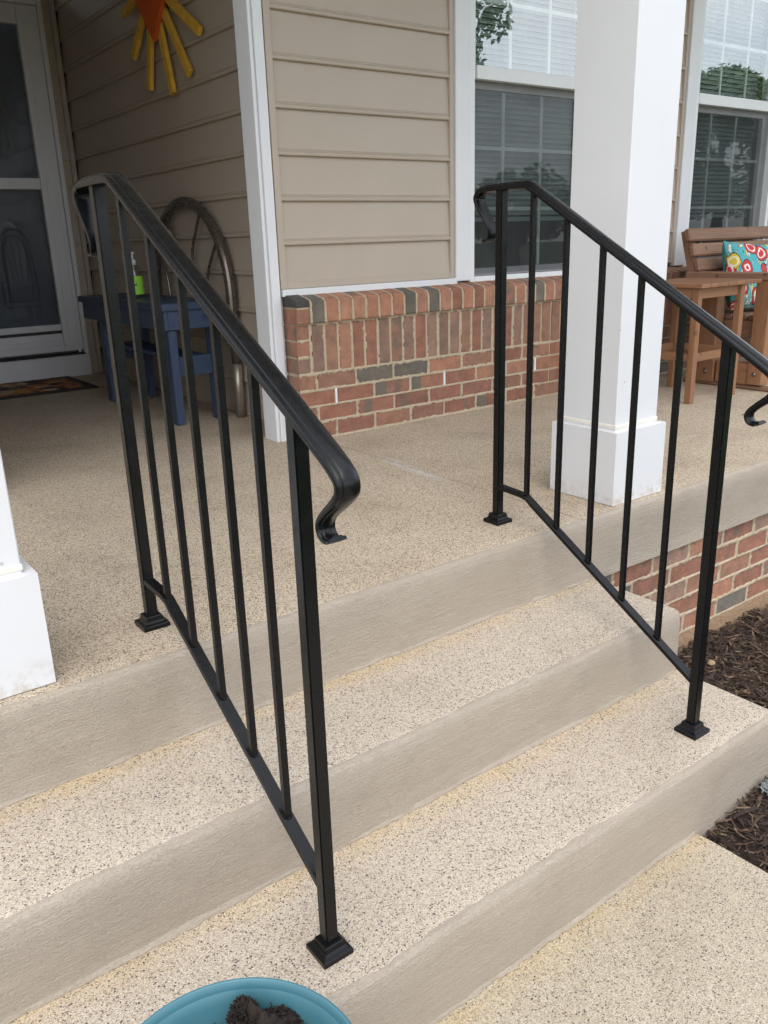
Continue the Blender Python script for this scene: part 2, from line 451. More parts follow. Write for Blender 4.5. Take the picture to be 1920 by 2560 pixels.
# ---------------------------------------------------------------- object helpers
def link(name, me, mat=None, parent=None):
    o = bpy.data.objects.new(name, me)
    col.objects.link(o)
    if mat is not None:
        for mm in (mat if isinstance(mat, (list, tuple)) else [mat]):
            me.materials.append(mm)
    if parent is not None:
        o.parent = parent
        o.matrix_parent_inverse = Matrix.Translation(parent_world(parent)).inverted() if False else Matrix()
        o.location = -Vector(parent_world(parent))
    return o
def parent_world(p):
    v = Vector(p.location)
    q = p.parent
    while q is not None:
        v += Vector(q.location)
        q = q.parent
    return v
def tag(o, label=None, cat=None, group=None, kind=None):
    if label: o['label'] = label
    if cat: o['category'] = cat
    if group: o['group'] = group
    if kind: o['kind'] = kind
    return o
def empty(name, loc, label, cat, group=None, parent=None):
    o = bpy.data.objects.new(name, None)
    col.objects.link(o)
    o.location = loc
    o.empty_display_size = 0.1
    return tag(o, label, cat, group)
def pydata(name, v, f, smooth=False):
    me = bpy.data.meshes.new(name)
    me.from_pydata([tuple(p) for p in v], [], f)
    me.update()
    if smooth:
        me.polygons.foreach_set('use_smooth', [True] * len(me.polygons))
    return me
def boxes_bm(bl, bevel=0.0, seg=1):
    bm = bmesh.new()
    for b in bl:
        x0, x1, y0, y1, z0, z1 = b[:6]
        t = bmesh.new()
        r = bmesh.ops.create_cube(t, size=1)
        for v in t.verts:
            v.co = Vector((x0 + (v.co.x + .5) * (x1 - x0), y0 + (v.co.y + .5) * (y1 - y0), z0 + (v.co.z + .5) * (z1 - z0)))
        if bevel:
            bmesh.ops.bevel(t, geom=t.edges[:], offset=bevel, segments=seg, affect='EDGES')
        me = bpy.data.meshes.new('t')
        t.to_mesh(me)
        t.free()
        bm.from_mesh(me)
        bpy.data.meshes.remove(me)
    return bm
def box(name, b, mat, parent=None, bevel=0.0, seg=1, rot=None):
    bl = b if isinstance(b, list) else [b]
    bm = boxes_bm(bl, bevel, seg)
    if rot:
        c, eu = rot
        mt = Matrix.Translation(c) @ eu.to_matrix().to_4x4() @ Matrix.Translation(-Vector(c))
        bm.transform(mt)
    me = bpy.data.meshes.new(name)
    bm.to_mesh(me)
    bm.free()
    return link(name, me, mat, parent)
def bar(name, a, b, w, d, mat, parent=None, up=(1, 0, 0), bevel=0.002):
    """square bar from a to b; w measured along 'up', d along the third axis"""
    a, b = Vector(a), Vector(b)
    t = (b - a)
    L = t.length
    t.normalize()
    u = Vector(up)
    u = (u - t * u.dot(t)).normalized()
    n = t.cross(u)
    bm = boxes_bm([(0, L, -w / 2, w / 2, -d / 2, d / 2)], bevel)
    mt = Matrix(((t.x, u.x, n.x, a.x), (t.y, u.y, n.y, a.y), (t.z, u.z, n.z, a.z), (0, 0, 0, 1)))
    bm.transform(mt)
    me = bpy.data.meshes.new(name)
    bm.to_mesh(me)
    bm.free()
    return link(name, me, mat, parent)
def catmull(P, n=8):
    P = [Vector(p) for p in P]
    out = []
    Q = [2 * P[0] - P[1]] + P + [2 * P[-1] - P[-2]]
    for i in range(1, len(Q) - 2):
        p0, p1, p2, p3 = Q[i - 1], Q[i], Q[i + 1], Q[i + 2]
        for k in range(n):
            t = k / n
            out.append(0.5 * ((2 * p1) + (p2 - p0) * t + (2 * p0 - 5 * p1 + 4 * p2 - p3) * t * t + (3 * p1 - p0 - 3 * p2 + p3) * t ** 3))
    out.append(P[-1])
    return out
def tube(name, pts, r, mat, parent=None, seg=10, ref=(1, 0, 0)):
    pts = [Vector(p) for p in pts]
    rs = r if isinstance(r, (list, tuple)) else [r] * len(pts)
    V, F = [], []
    for i, p in enumerate(pts):
        t = (pts[min(i + 1, len(pts) - 1)] - pts[max(i - 1, 0)]).normalized()
        u = Vector(ref)
        u = (u - t * u.dot(t))
        u = u.normalized() if u.length > 1e-4 else t.orthogonal().normalized()
        w = t.cross(u)
        for k in range(seg):
            a = 2 * math.pi * k / seg
            V.append(p + (u * math.cos(a) + w * math.sin(a)) * rs[i])
    for i in range(len(pts) - 1):
        for k in range(seg):
            k2 = (k + 1) % seg
            F.append((i * seg + k, i * seg + k2, (i + 1) * seg + k2, (i + 1) * seg + k))
    F.append(tuple(range(seg))[::-1])
    F.append(tuple((len(pts) - 1) * seg + k for k in range(seg)))
    return link(name, pydata(name, V, F, True), mat, parent)
def lathe(name, prof, c, mat, parent=None, seg=48, closed=False):
    V, F = [], []
    for (r, z) in prof:
        for k in range(seg):
            a = 2 * math.pi * k / seg
            V.append((c[0] + r * math.cos(a), c[1] + r * math.sin(a), c[2] + z))
    for i in range(len(prof) - 1):
        for k in range(seg):
            k2 = (k + 1) % seg
            F.append((i * seg + k, i * seg + k2, (i + 1) * seg + k2, (i + 1) * seg + k))
    return link(name, pydata(name, V, F, True), mat, parent)
def n1(x, s, seed=0.0):
    return noise.noise(Vector((x * s + seed * 13.7, seed * 3.1, 0.37)))

# ---------------------------------------------------------------- ground, walkway, steps, porch
bmg = boxes_bm([(-150, 150, -150, 150, -0.80, -0.66)])
me = bpy.data.meshes.new('lawn'); bmg.to_mesh(me); bmg.free()
tag(link('lawn', me, M['lawn']), kind='structure')

def stair_block(name, x0, x1, yf, yb, zt, zb, mats, seed, joint=None, nx=240, topn=3):
    """block with a softly rolled, slightly wavy plastered lip; the tread and the render coat are separate faces"""
    xs = [x0 + (x1 - x0) * i / nx for i in range(nx + 1)]
    xs = sorted(xs + [x1 - 0.0081, x1 - 0.004])
    if joint:
        xs = sorted(set([x for x in xs if abs(x - joint) > 0.008] + [joint - 0.004, joint - 0.0015, joint + 0.0015, joint + 0.004]))
    V, F, MI = [], [], []
    prof_n = None
    for x in xs:
        w = 0.0035 * n1(x, 3.0, seed) + 0.0018 * n1(x, 17.0, seed + 1)
        lipw = 0.017 + 0.006 * n1(x, 9.0, seed + 2) + 0.005 * n1(x, 40.0, seed + 3)
        sag = 0.0016 * n1(x, 6.0, seed + 4)
        end = 0.0
        if x > x1 - 0.008:
            end = (x - (x1 - 0.008)) / 0.008 * 0.004
        yfw = yf + w + end
        gj = -0.006 if joint and abs(x - joint) < 0.002 else 0.0
        P = [(yb, zt + gj)]
        for k in range(1, topn + 1):
            P.append((yb + (yfw + lipw + 0.03 - yb) * k / topn, zt + gj))
        P.append((yfw + lipw, zt + gj * 0.6 + 0.0006))
        P += [(yfw + 0.010, zt - 0.001 + sag), (yfw + 0.004, zt - 0.005 + sag), (yfw + 0.0008, zt - 0.012 + sag)]
        H = zt - zb
        for k in range(1, 7):
            z = zt - 0.012 - (H - 0.012) * k / 6
            P.append((yfw - 0.002 + 0.0015 * n1(x, 11, seed + 5 + k) + (-0.004 if k == 6 else 0), z))
        P.append((yb, zb))
        prof_n = len(P)
        for (y, z) in P:
            V.append((x, y, z))
    n = prof_n
    tread_faces = topn + 1
    for i in range(len(xs) - 1):
        for k in range(n):
            k2 = (k + 1) % n
            F.append((i * n + k, i * n + k2, (i + 1) * n + k2, (i + 1) * n + k))
            MI.append(0 if k < tread_faces else 1)
    F.append(tuple(range(n))[::-1]); MI.append(1)
    F.append(tuple((len(xs) - 1) * n + k for k in range(n))); MI.append(1)
    me = pydata(name, V, F, False)
    o = link(name, me, mats)
    me.polygons.foreach_set('material_index', MI)
    me.polygons.foreach_set('use_smooth', [True] * len(me.polygons))
    try:
        me.set_sharp_from_angle(angle=R(50))
    except Exception:
        pass
    return tag(o, kind='structure')

stair_block('walkway', -1.6, 0.982, -7.0, Y2 + 0.2, Z3, Z3 - 0.14, [M['walk'], M['walk']], 1, nx=60) if False else None
# walkway: flat slab, right edge slightly ragged against the mulch
def walkway():
    V, F = [], []
    ys = [Y2 + 0.06 - 0.03 * i for i in range(90)] + [-3.6, -5.0, -8.0]
    for y in ys:
        xr = 0.982 + 0.004 * n1(y, 9, 2) + 0.003 * n1(y, 40, 4)
        if y > Y2 - 0.05:
            xr -= 0.008 * max(0, (y - (Y2 - 0.05)) / 0.05)
        V += [(-1.7, y, Z3 - 0.12), (-1.7, y, Z3), (xr - 0.008, y, Z3), (xr, y, Z3 - 0.006), (xr + 0.004, y, Z3 - 0.12)]
    for i in range(len(ys) - 1):
        for k in range(4):
            F.append((i * 5 + k, (i + 1) * 5 + k, (i + 1) * 5 + k + 1, i * 5 + k + 1))
    F.append((0, 1, 2, 3, 4)); b = (len(ys) - 1) * 5
    F.append((b + 4, b + 3, b + 2, b + 1, b))
    return tag(link('walkway', pydata('walkway', V, F), M['walk']), kind='structure')
walkway()
stair_block('lower_step', XL0, XE, Y2, Y1 + 0.05, Z2, -0.70, [M['tread_lo'], M['coat']], 3)
stair_block('upper_step', XL0, XE, Y1, 0.05, Z1, Z2 - 0.02, [M['tread_up'], M['coat']], 5)
stair_block('porch_floor', -1.6, 6.2, 0.0, 4.40, 0.0, -0.2, [M['porch'], M['coat']], 9, joint=1.268, nx=520, topn=10)

# thin loose render edges where each riser meets the tread below
def riser_foot(name, y, z, x0, x1, seed):
    V, F = [], []
    n = 420
    for i in range(n + 1):
        x = x0 + (x1 - x0) * i / n
        d = 0.0045 + 0.004 * n1(x, 14, seed) + 0.004 * n1(x, 55, seed + 1)
        d = max(d, 0.0015)
        V += [(x, y - d, z + 0.0012), (x, y - d * 0.55, z + 0.004), (x, y - 0.0005, z + 0.009 + 0.004 * n1(x, 20, seed + 2)), (x, y + 0.01, z + 0.011)]
    for i in range(n):
        for k in range(3):
            F.append((i * 4 + k, (i + 1) * 4 + k, (i + 1) * 4 + k + 1, i * 4 + k + 1))
    return tag(link(name, pydata(name, V, F, True), M['coat']), kind='structure')
riser_foot('render_edge', -0.002, Z1, XL0, XE - 0.02, 21)
riser_foot('render_edge', Y1 - 0.002, Z2, XL0, XE - 0.02, 25)
riser_foot('render_edge', Y2 - 0.002, Z3, XL0, 0.96, 29)

# ---------------------------------------------------------------- bricks
BRICK_L, BRICK_H, JT = 0.193, 0.0587, 0.010
def brick_mesh(name, L, H, D, seed):
    r = random.Random(seed)
    P = []
    nL, nH = (4, 2)
    c = 0.004
    def j(a=0.0016): return r.uniform(-a, a)
    for i in range(nL):
        P.append((-L / 2 + c + (L - 2 * c) * i / (nL - 1) + j(.004) * (0 < i < nL - 1), -H / 2 + j()))
    for i in range(nH):
        P.append((L / 2 + j(), -H / 2 + c + (H - 2 * c) * i / (nH - 1)))
    for i in range(nL):
        P.append((L / 2 - c - (L - 2 * c) * i / (nL - 1) + j(.004) * (0 < i < nL - 1), H / 2 + j()))
    for i in range(nH):
        P.append((-L / 2 + j(), H / 2 - c - (H - 2 * c) * i / (nH - 1)))
    n = len(P)
    V = [(x * 0.985, 0.0 + j(.0008), z * 0.96) for x, z in P] + [(x, 0.0035, z) for x, z in P] + [(x, D, z) for x, z in P]
    F = [tuple(range(n))]
    for i in range(n):
        k = (i + 1) % n
        F.append((i, n + i, n + k, k))
        F.append((n + i, 2 * n + i, 2 * n + k, n + k))
    me = pydata(name, V, F)
    me.materials.append(M['brick'])
    return me
STR = [brick_mesh('brick', BRICK_L, BRICK_H, 0.05, 100 + i) for i in range(6)]
REDS = [(0.335, 0.148, 0.094), (0.355, 0.165, 0.106), (0.315, 0.138, 0.088), (0.37, 0.182, 0.116), (0.295, 0.134, 0.090), (0.335, 0.172, 0.110),
        (0.30, 0.150, 0.100)]
BROWN = [(0.28, 0.165, 0.118), (0.32, 0.19, 0.135)]
SALMON = [(0.44, 0.215, 0.13), (0.41, 0.19, 0.115)]
GREY = (0.165, 0.140, 0.110)
def place(me, parent, loc, colr, rot=(0, 0, 0), scale=None, alpha=1.0):
    o = bpy.data.objects.new('brick', me)
    col.objects.link(o)
    o.parent = parent
    o.location = Vector(loc) - parent_world(parent)
    o.rotation_euler = rot
    if scale: o.scale = scale
    v = rng.uniform(0.9, 1.1)
    o.color = (colr[0] * v, colr[1] * v, colr[2] * v, alpha)
    return o
def pick():
    u = rng.random()
    return rng.choice(REDS) if u < 0.72 else (rng.choice(BROWN) if u < 0.90 else rng.choice(SALMON))

def mortar_sheet(name, x0, x1, z0, z1, y, rects, parent, step=0.006, kind=None):
    """mortar bed: flush and lumpy in the joints (smeared a little over the brick edges), deep behind the bricks"""
    nx, nz = int((x1 - x0) / step), int((z1 - z0) / step)
    cells = {}
    for r_ in rects:
        for gx in range(int((r_[0] - x0) / 0.1) - 1, int((r_[1] - x0) / 0.1) + 2):
            cells.setdefault(gx, []).append(r_)
    V, F = [], []
    for i in range(nx + 1):
        x = x0 + (x1 - x0) * i / nx
        rs = cells.get(int((x - x0) / 0.1), [])
        for k in range(nz + 1):
            z = z0 + (z1 - z0) * k / nz
            rag = 0.0036 * noise.noise(Vector((x * 55, z * 55, y * 9))) + 0.0022
            inside = False
            for (a, b, c, d) in rs:
                if a + rag < x < b - rag and c + rag < z < d - rag:
                    inside = True
                    break
            h = y + 0.008 if inside else y - 0.0030 + 0.0020 * noise.noise(Vector((x * 120, z * 120, 3.3)))
            V.append((x, h, z))
    for i in range(nx):
        for k in range(nz):
            a = i * (nz + 1) + k
            F.append((a, a + nz + 1, a + nz + 2, a + 1))
    me = pydata(name, V, F, True)
    o = link(name, me, M['mortar'], parent)
    if kind: o['kind'] = kind
    return o

# ---------------------------------------------------------------- house
house = empty('house', (1.18, 1.55, 0), 'beige sided house front with red brick wainscot, white windows and recessed entry', 'house')

def sub(name, parent, loc):
    o = bpy.data.objects.new(name, None)
    col.objects.link(o)
    o.parent = parent
    o.location = Vector(loc) - parent_world(parent)
    o.empty_display_size = 0.1
    return o

WX0, WX1 = 1.186, 5.0
RECTS = []
ws = sub('brick_wainscot', house, (WX0, YB, 0))
ws['label'] = 'red and grey brick base wall under the windows'
zc = [0.005 + C_ * i for i in range(5)]
odd_c1, odd_c4 = 1.3646, 1.2719           # joint positions measured on the first and fourth course
half_grey = {}
weep = [(1, 0)]
for ci in range(4):
    base = odd_c1 if ci % 2 == 0 else odd_c4
    zmid = C_ * ci + C_ / 2 + 0.004
    k = -1
    while True:
        a = base + 0.203 * k
        k += 1
        if a > WX1 - 0.05:
            break
        x0_, x1_ = a + JT / 2, a + 0.203 - JT / 2
        if x1_ < WX0 + 0.03:
            continue
        x0_ = max(x0_, WX0)
        L = x1_ - x0_
        c = pick()
        al = 1.0
        if ci == 3 and k in (2, 3): c = GREY
        elif ci == 2 and k in (2, 3): al = 0.68
        elif ci == 0 and k == 5: al = 0.66
        elif x0_ > 2.5 and rng.random() < 0.06: c = GREY
        me = STR[rng.randrange(6)]
        place(me, ws, ((x0_ + x1_) / 2, YB + rng.uniform(-.001, .001), zmid), c, scale=(L / BRICK_L, 1, 1), alpha=al)
        RECTS.append((x0_, x1_, zmid - BRICK_H / 2, zmid + BRICK_H / 2))
# soldier course above four stretcher courses, with three stacked closers at the corner
zs_ = C_ * 4 + 0.008
QW = 0.062
for q in range(3):
    zmid = zs_ + 0.0335 + q * 0.0677
    c = [BROWN[0], GREY if False else REDS[1], REDS[3]][q]
    place(STR[q], ws, (WX0 + QW / 2, YB, zmid), c, scale=(QW / BRICK_L, 1, 1))
    RECTS.append((WX0, WX0 + QW, zmid - BRICK_H / 2, zmid + BRICK_H / 2))
x = WX0 + QW + JT
i = 0
while x + BRICK_H < WX1:
    zmid = zs_ + BRICK_L / 2 + 0.003
    place(STR[rng.randrange(6)], ws, (x + BRICK_H / 2, YB + rng.uniform(-.0012, .0012), zmid), pick() if rng.random() < .95 else BROWN[0], rot=(0, R(90), 0))
    RECTS.append((x, x + BRICK_H, zmid - BRICK_L / 2, zmid + BRICK_L / 2))
    x += C_
    i += 1
ZR0 = zs_ + BRICK_L + 0.012                 # underside of the rowlock
# rowlock sill: bricks on edge, tops sloping back to the wall
def rowlock_mesh(seed, w=0.0587, h=0.092, depth=0.125, rise=0.026):
    r = random.Random(seed)
    j = lambda a=.0012: r.uniform(-a, a)
    b = 0.004
    pr = [(0 + b, 0), (0, b), (0 + j(), h - b), (b, h), (depth, h + rise), (depth, 0)]
    V, F = [], []
    for xx, ins in ((-w / 2, 0.002), (-w / 2 + 0.003, 0.0), (w / 2 - 0.003, 0.0), (w / 2, 0.002)):
        for (y, z) in pr:
            V.append((xx + j(.0007), y + (ins if y < 0.01 else 0), z + j(.0006) - (ins if z > .05 else 0)))
    n = len(pr)
    for s in range(3):
        for k in range(n):
            F.append((s * n + k, s * n + (k + 1) % n, (s + 1) * n + (k + 1) % n, (s + 1) * n + k))
    F.append(tuple(range(n))[::-1])
    F.append(tuple(3 * n + k for k in range(n)))
    me = pydata('brick', V, F)
    me.materials.append(M['brick'])
    return me
ROW = [rowlock_mesh(300 + i) for i in range(5)]
YR = YB - 0.018
x = WX0 + QW + JT + 0.001
row_x = []
i = 0
rowcols = {0: GREY, 7: GREY, 9: GREY}
while x + BRICK_H < WX1:
    if 18 <= i <= 19: c = BROWN[0] if i == 18 else GREY
    else: c = rowcols.get(i, None) or (rng.choice(SALMON) if rng.random() < .6 else rng.choice(REDS[1:4]))
    place(ROW[rng.randrange(5)], ws, (x + BRICK_H / 2, YR + rng.uniform(-.0015, .0015), ZR0 + rng.uniform(-.0008, .0008)), c)
    row_x.append(x)
    x += C_
    i += 1
# corner of the rowlock: a flat grey brick over a red one
def wedge(name, x0, x1, y0, y1, z0, z1f, z1b, c):
    V = [(x0, y0, z0), (x1, y0, z0), (x1, y1, z0), (x0, y1, z0), (x0, y0, z1f), (x1, y0, z1f), (x1, y1, z1b), (x0, y1, z1b)]
    F = [(3, 2, 1, 0), (4, 5, 6, 7), (0, 1, 5, 4), (1, 2, 6, 5), (2, 3, 7, 6), (3, 0, 4, 7)]
    bm = bmesh.new(); m0 = pydata(name, V, F); bm.from_mesh(m0)
    bmesh.ops.bevel(bm, geom=bm.edges[:], offset=0.003, segments=1, affect='EDGES'); bm.to_mesh(m0); bm.free()
    o = link(name, m0, M['brick'], ws)
    o.color = (*c, 1)
    return o
wedge('brick', WX0 - 0.002, WX0 + QW, YR, YW - 0.002, ZR0 + 0.066, ZR0 + 0.093, ZR0 + 0.118, (0.075, 0.068, 0.062))
wedge('brick', WX0 - 0.002, WX0 + QW, YR + 0.001, YW - 0.002, ZR0 - 0.001, ZR0 + 0.058, ZR0 + 0.058, REDS[1])
# mortar of the rowlock
def rowlock_mortar():
    V, F = [], []
    pr = [(0.006, 0.004), (0.006, 0.088), (0.119, 0.114), (0.119, 0.004)]
    xs = [WX0 + 0.004, WX1]
    for xx in xs:
        for y, z in pr: V.append((xx, YR + y, ZR0 + z))
    for k in range(4): F.append((k, (k + 1) % 4, 4 + (k + 1) % 4, 4 + k))
    F += [(3, 2, 1, 0), (4, 5, 6, 7)]
    # proud lumpy beads between the bricks
    for xx in [WX0 + QW] + [q + BRICK_H for q in row_x]:
        b = len(V)
        nseg = 9
        for s in range(nseg + 1):
            t = s / nseg
            if t < 0.5: y, z = YR + 0.0015, ZR0 + 0.001 + t * 2 * 0.088
            else: y, z = YR + 0.002 + (t - .5) * 2 * 0.116, ZR0 + 0.0915 + (t - .5) * 2 * 0.026
            e0, e1 = rng.uniform(-.0018, .0012), rng.uniform(-.0012, .0018)
            V += [(xx + e0, y + rng.uniform(-.001, .001), z), (xx + JT + e1, y + rng.uniform(-.001, .001), z)]
        for s in range(nseg):
            F.append((b + 2 * s, b + 2 * s + 1, b + 2 * s + 3, b + 2 * s + 2))
    return link('mortar', pydata('mortar', V, F), M['mortar'], ws)
rowlock_mortar()
mortar_sheet('mortar', WX0 + 0.001, 2.62, 0.0, ZR0 + 0.001, YB + 0.001, RECTS, ws)
box('mortar', (2.62, WX1, YB + 0.004, YW + 0.05, -0.02, ZR0 + 0.001), M['mortar'], ws)
# side return of the wainscot
box('mortar', (WX0 + 0.004, 2.62, YB + 0.0105, YW + 0.05, -0.02, ZR0), M['mortar'], ws)
for ci in range(7):
    zmid = (C_ * ci + C_ / 2 + 0.004) if ci < 4 else (zs_ + 0.0335 + (ci - 4) * 0.0677)
    place(STR[ci % 6], ws, (WX0 + 0.0005, YB + 0.052, zmid), BROWN[0] if ci == 5 else pick(), rot=(0, 0, R(-90)), scale=(0.46, 0.5, 1))
for (xw, zw) in ((odd_c1, C_ * 2), (odd_c1 + 0.203 * 3, C_ * 2), (odd_c1 + 0.203 * 6, C_ * 2)):
    box('weep_vent', (xw - 0.0045, xw + 0.0045, YB - 0.0055, YB + 0.02, zw + 0.008, zw + C_ + 0.002), M['white_plastic'], ws, 0.001)

# --- siding
def siding_panel(L, h):
    """one course, bottom edge at z=0, outer plane toward -y, running along x from 0 to L"""
    pr = [(0.006, -0.001), (-0.0105, -0.001), (-0.0160, 0.0018), (-0.0176, 0.006), (-0.0168, 0.0120), (-0.0128, 0.0152), (-0.0112, 0.0162),
          (-0.0122, 0.0176), (-0.0124, 0.0215), (-0.0104, 0.0222), (-0.0104, 0.0232), (-0.0120, 0.0240), (-0.0015, h + 0.004), (0.006, h + 0.004)]
    V, F = [], []
    n = len(pr)
    segs = max(1, int(L / 0.25))
    for i in range(segs + 1):
        xx = L * i / segs
        for y, z in pr:
            V.append((xx, y + (0.0006 * noise.noise(Vector((xx * 3, z * 9, L))) if y < 0 else 0), z))
    for i in range(segs):
        for k in range(n):
            F.append((i * n + k, i * n + (k + 1) % n, (i + 1) * n + (k + 1) % n, (i + 1) * n + k))
    F.append(tuple(range(n))[::-1]); F.append(tuple(segs * n + k for k in range(n)))
    me = pydata('siding_panel', V, F)
    me.materials.append(M['siding'])
    me.polygons.foreach_set('use_smooth', [True] * len(me.polygons))
    try: me.set_sharp_from_angle(angle=R(42))
    except Exception: pass
    return me
def siding_run(name, origin, rotz, L, z0, h, n, back):
    w = sub(name, house, origin)
    me = siding_panel(L, h)
    for k in range(n):
        o = bpy.data.objects.new('siding_panel', me)
        col.objects.link(o)
        o.parent = w
        o.location = (0, 0, z0 + h * k)
        o.rotation_euler = (0, 0, rotz)
    box('sheathing', back, M['dark'], w)
    return w
HF = 0.1677
siding_run('siding_wall', (1.199, YW, 0), 0, 0.909, 0.625, HF, 14, (1.16, 2.12, YW + 0.008, YW + 0.10, 0.58, CEIL))
siding_run('siding_wall', (3.172, YW, 0), 0, 0.635, 0.625, HF, 14, (3.16, 3.82, YW + 0.008, YW + 0.10, 0.58, CEIL))
siding_run('siding_wall', (4.90, YW, 0), 0, 1.2, 0.625, HF, 14, (4.88, 6.1, YW + 0.008, YW + 0.10, 0.0, CEIL))
siding_run('siding_wall', (2.11, YW, 0), 0, 1.06, 0.625 + HF * 11, HF, 3, (2.121, 3.159, YW + 0.008, YW + 0.10, 2.50, CEIL))
siding_run('siding_wall', (3.81, YW, 0), 0, 1.09, 0.625 + HF * 11, HF, 3, (3.821, 4.879, YW + 0.008, YW + 0.10, 2.50, CEIL))
# recess wall faces -x: panel local +x runs toward -y
siding_run('siding_wall', (XR_, 4.20, 0), R(-90), 4.20 - 1.64, 0.002, 0.1665, 18, (XR_ + 0.009, XR_ + 0.09, 1.66, 4.23, 0, CEIL))
siding_run('siding_wall', (1.225, YD, 0), 0, 0.06, 0.002, 0.1665, 18, (1.19, 1.33, YD + 0.008, YD + 0.10, 0, CEIL))
siding_run('siding_wall', (-0.05, YD, 0), 0, 0.245, 0.002, 0.1665, 18, (-0.05, 0.2, YD + 0.008, YD + 0.10, 0, CEIL))
# left wall of the entry, outside the frame, moved inward to darken the recess
siding_run('siding_wall', (-0.06, 1.58, 0), R(90), 2.63, 0.002, 0.1665, 18, (-0.16, -0.068, 1.59, 4.25, 0, CEIL))
siding_run('siding_wall', (-1.60, YW, 0), 0, 1.535, 0.002, 0.1665, 18, (-1.60, -0.07, YW + 0.008, YW + 0.019, 0, CEIL))
box('corner_post', (-0.064, -0.04, YW - 0.03, YW + 0.05, 0.0, CEIL - 0.005), M['trim'], house, 0.002)

# channels, flashing and corner trim
box('j_channel', [(1.174, 1.203, YW - 0.020, YW + 0.004, 0.6235, CEIL - 0.01), (1.203, 2.085, YW - 0.0195, YW + 0.004, 0.6235, 0.651),
                  (2.085, 2.110, YW - 0.020, YW + 0.004, 0.6235, CEIL - 0.01)], M['jch'], house, 0.002)
box('j_channel', (3.785, 3.806, YW - 0.020, YW + 0.004, 0.6235, CEIL - 0.01), M['jch'], house, 0.002)
box('j_channel', (3.172, 3.192, YW - 0.020, YW + 0.004, 0.6235, CEIL - 0.01), M['jch'], house, 0.002)
box('flashing', (1.176, 2.118, YW - 0.029, YW + 0.003, 0.594, 0.6225), M['trim'], house, 0.0015)
# white boxed corner at the mouth of the entry, stepped profile
def corner_post():
    pr = [(1.111, 1.640), (1.111, 1.537), (1.1135, 1.5345), (1.122, 1.5345), (1.122, 1.541), (1.1285, 1.541), (1.1285, 1.5295),
          (1.131, 1.527), (1.166, 1.527), (1.1685, 1.5295), (1.1685, 1.553), (1.29, 1.553), (1.29, 1.640)]
    V = [(x, y, z) for z in (0.0, CEIL - 0.005) for x, y in pr]
    n = len(pr)
    F = [(k, (k + 1) % n, n + (k + 1) % n, n + k) for k in range(n)] + [tuple(range(n))[::-1], tuple(range(n, 2 * n))]
    return link('corner_post', pydata('corner_post', V, F), M['trim'], house)
corner_post()
# inner corner trim between the recess wall and the door wall
box('inner_corner_trim', [(1.255, 1.2835, YD - 0.040, YD - 0.012, 0.005, CEIL), (1.262, 1.276, YD - 0.050, YD - 0.041, 0.006, CEIL)], M['jch'], house, 0.003)
box('j_channel', (1.207, 1.226, YD - 0.020, YD + 0.004, 0.03, CEIL), M['jch'], house, 0.002)
box('starter_strip', (1.207, 1.256, YD - 0.022, YD - 0.0165, 0.002, 0.024), M['jch'], house, 0.001)
# ceiling, beam and roof over the porch
box('porch_ceiling', (-1.4, 6.2, -0.10, 4.35, CEIL, CEIL + 0.03), M['ceiling'], house)
box('porch_beam', (-1.4, 6.2, 0.035, 0.27, 2.64, CEIL - 0.002), M['white'], house, 0.004)
V = [(-1.6, -0.25, 3.02), (6.4, -0.25, 3.02), (6.4, 4.4, 4.1), (-1.6, 4.4, 4.1), (-1.6, -0.25, 3.12), (6.4, -0.25, 3.12), (6.4, 4.4, 4.2), (-1.6, 4.4, 4.2)]
link('roof', pydata('roof', V, [(0, 1, 2, 3), (7, 6, 5, 4), (0, 4, 5, 1), (1, 5, 6, 2), (2, 6, 7, 3), (3, 7, 4, 0)]), M['bark'], house)
box('soffit', (-1.5, 6.3, -0.25, -0.102, CEIL - 0.001, 3.018), M['ceiling'], house)
box('recess_shade_block', (-0.05, 1.298, 1.645, 4.30, 2.27, CEIL - 0.003), M['ceiling'], house)  # unseen block added below the ceiling to darken the recess
box('recess_shade_header', (-0.039, 1.110, 1.552, 1.6445, 2.14, CEIL - 0.004), M['trim'], house, 0.002)  # unseen header added across the opening, cuts the light reaching the recess
# room behind the windows
box('interior_wall', [(1.9, 5.1, 3.2, 3.25, 0, CEIL), (1.85, 1.9, 1.70, 3.25, 0, CEIL), (5.1, 5.15, 1.70, 3.25, 0, CEIL), (1.9, 5.1, 1.70, 3.2, -0.05, -0.001),
                      (1.9, 5.1, 1.70, 3.2, CEIL + .001, CEIL + 0.04)], M['dark'], house)
box('interior_wall', (1.9, 5.1, 1.665, 1.699, 0.0, 0.575), M['dark'], house)

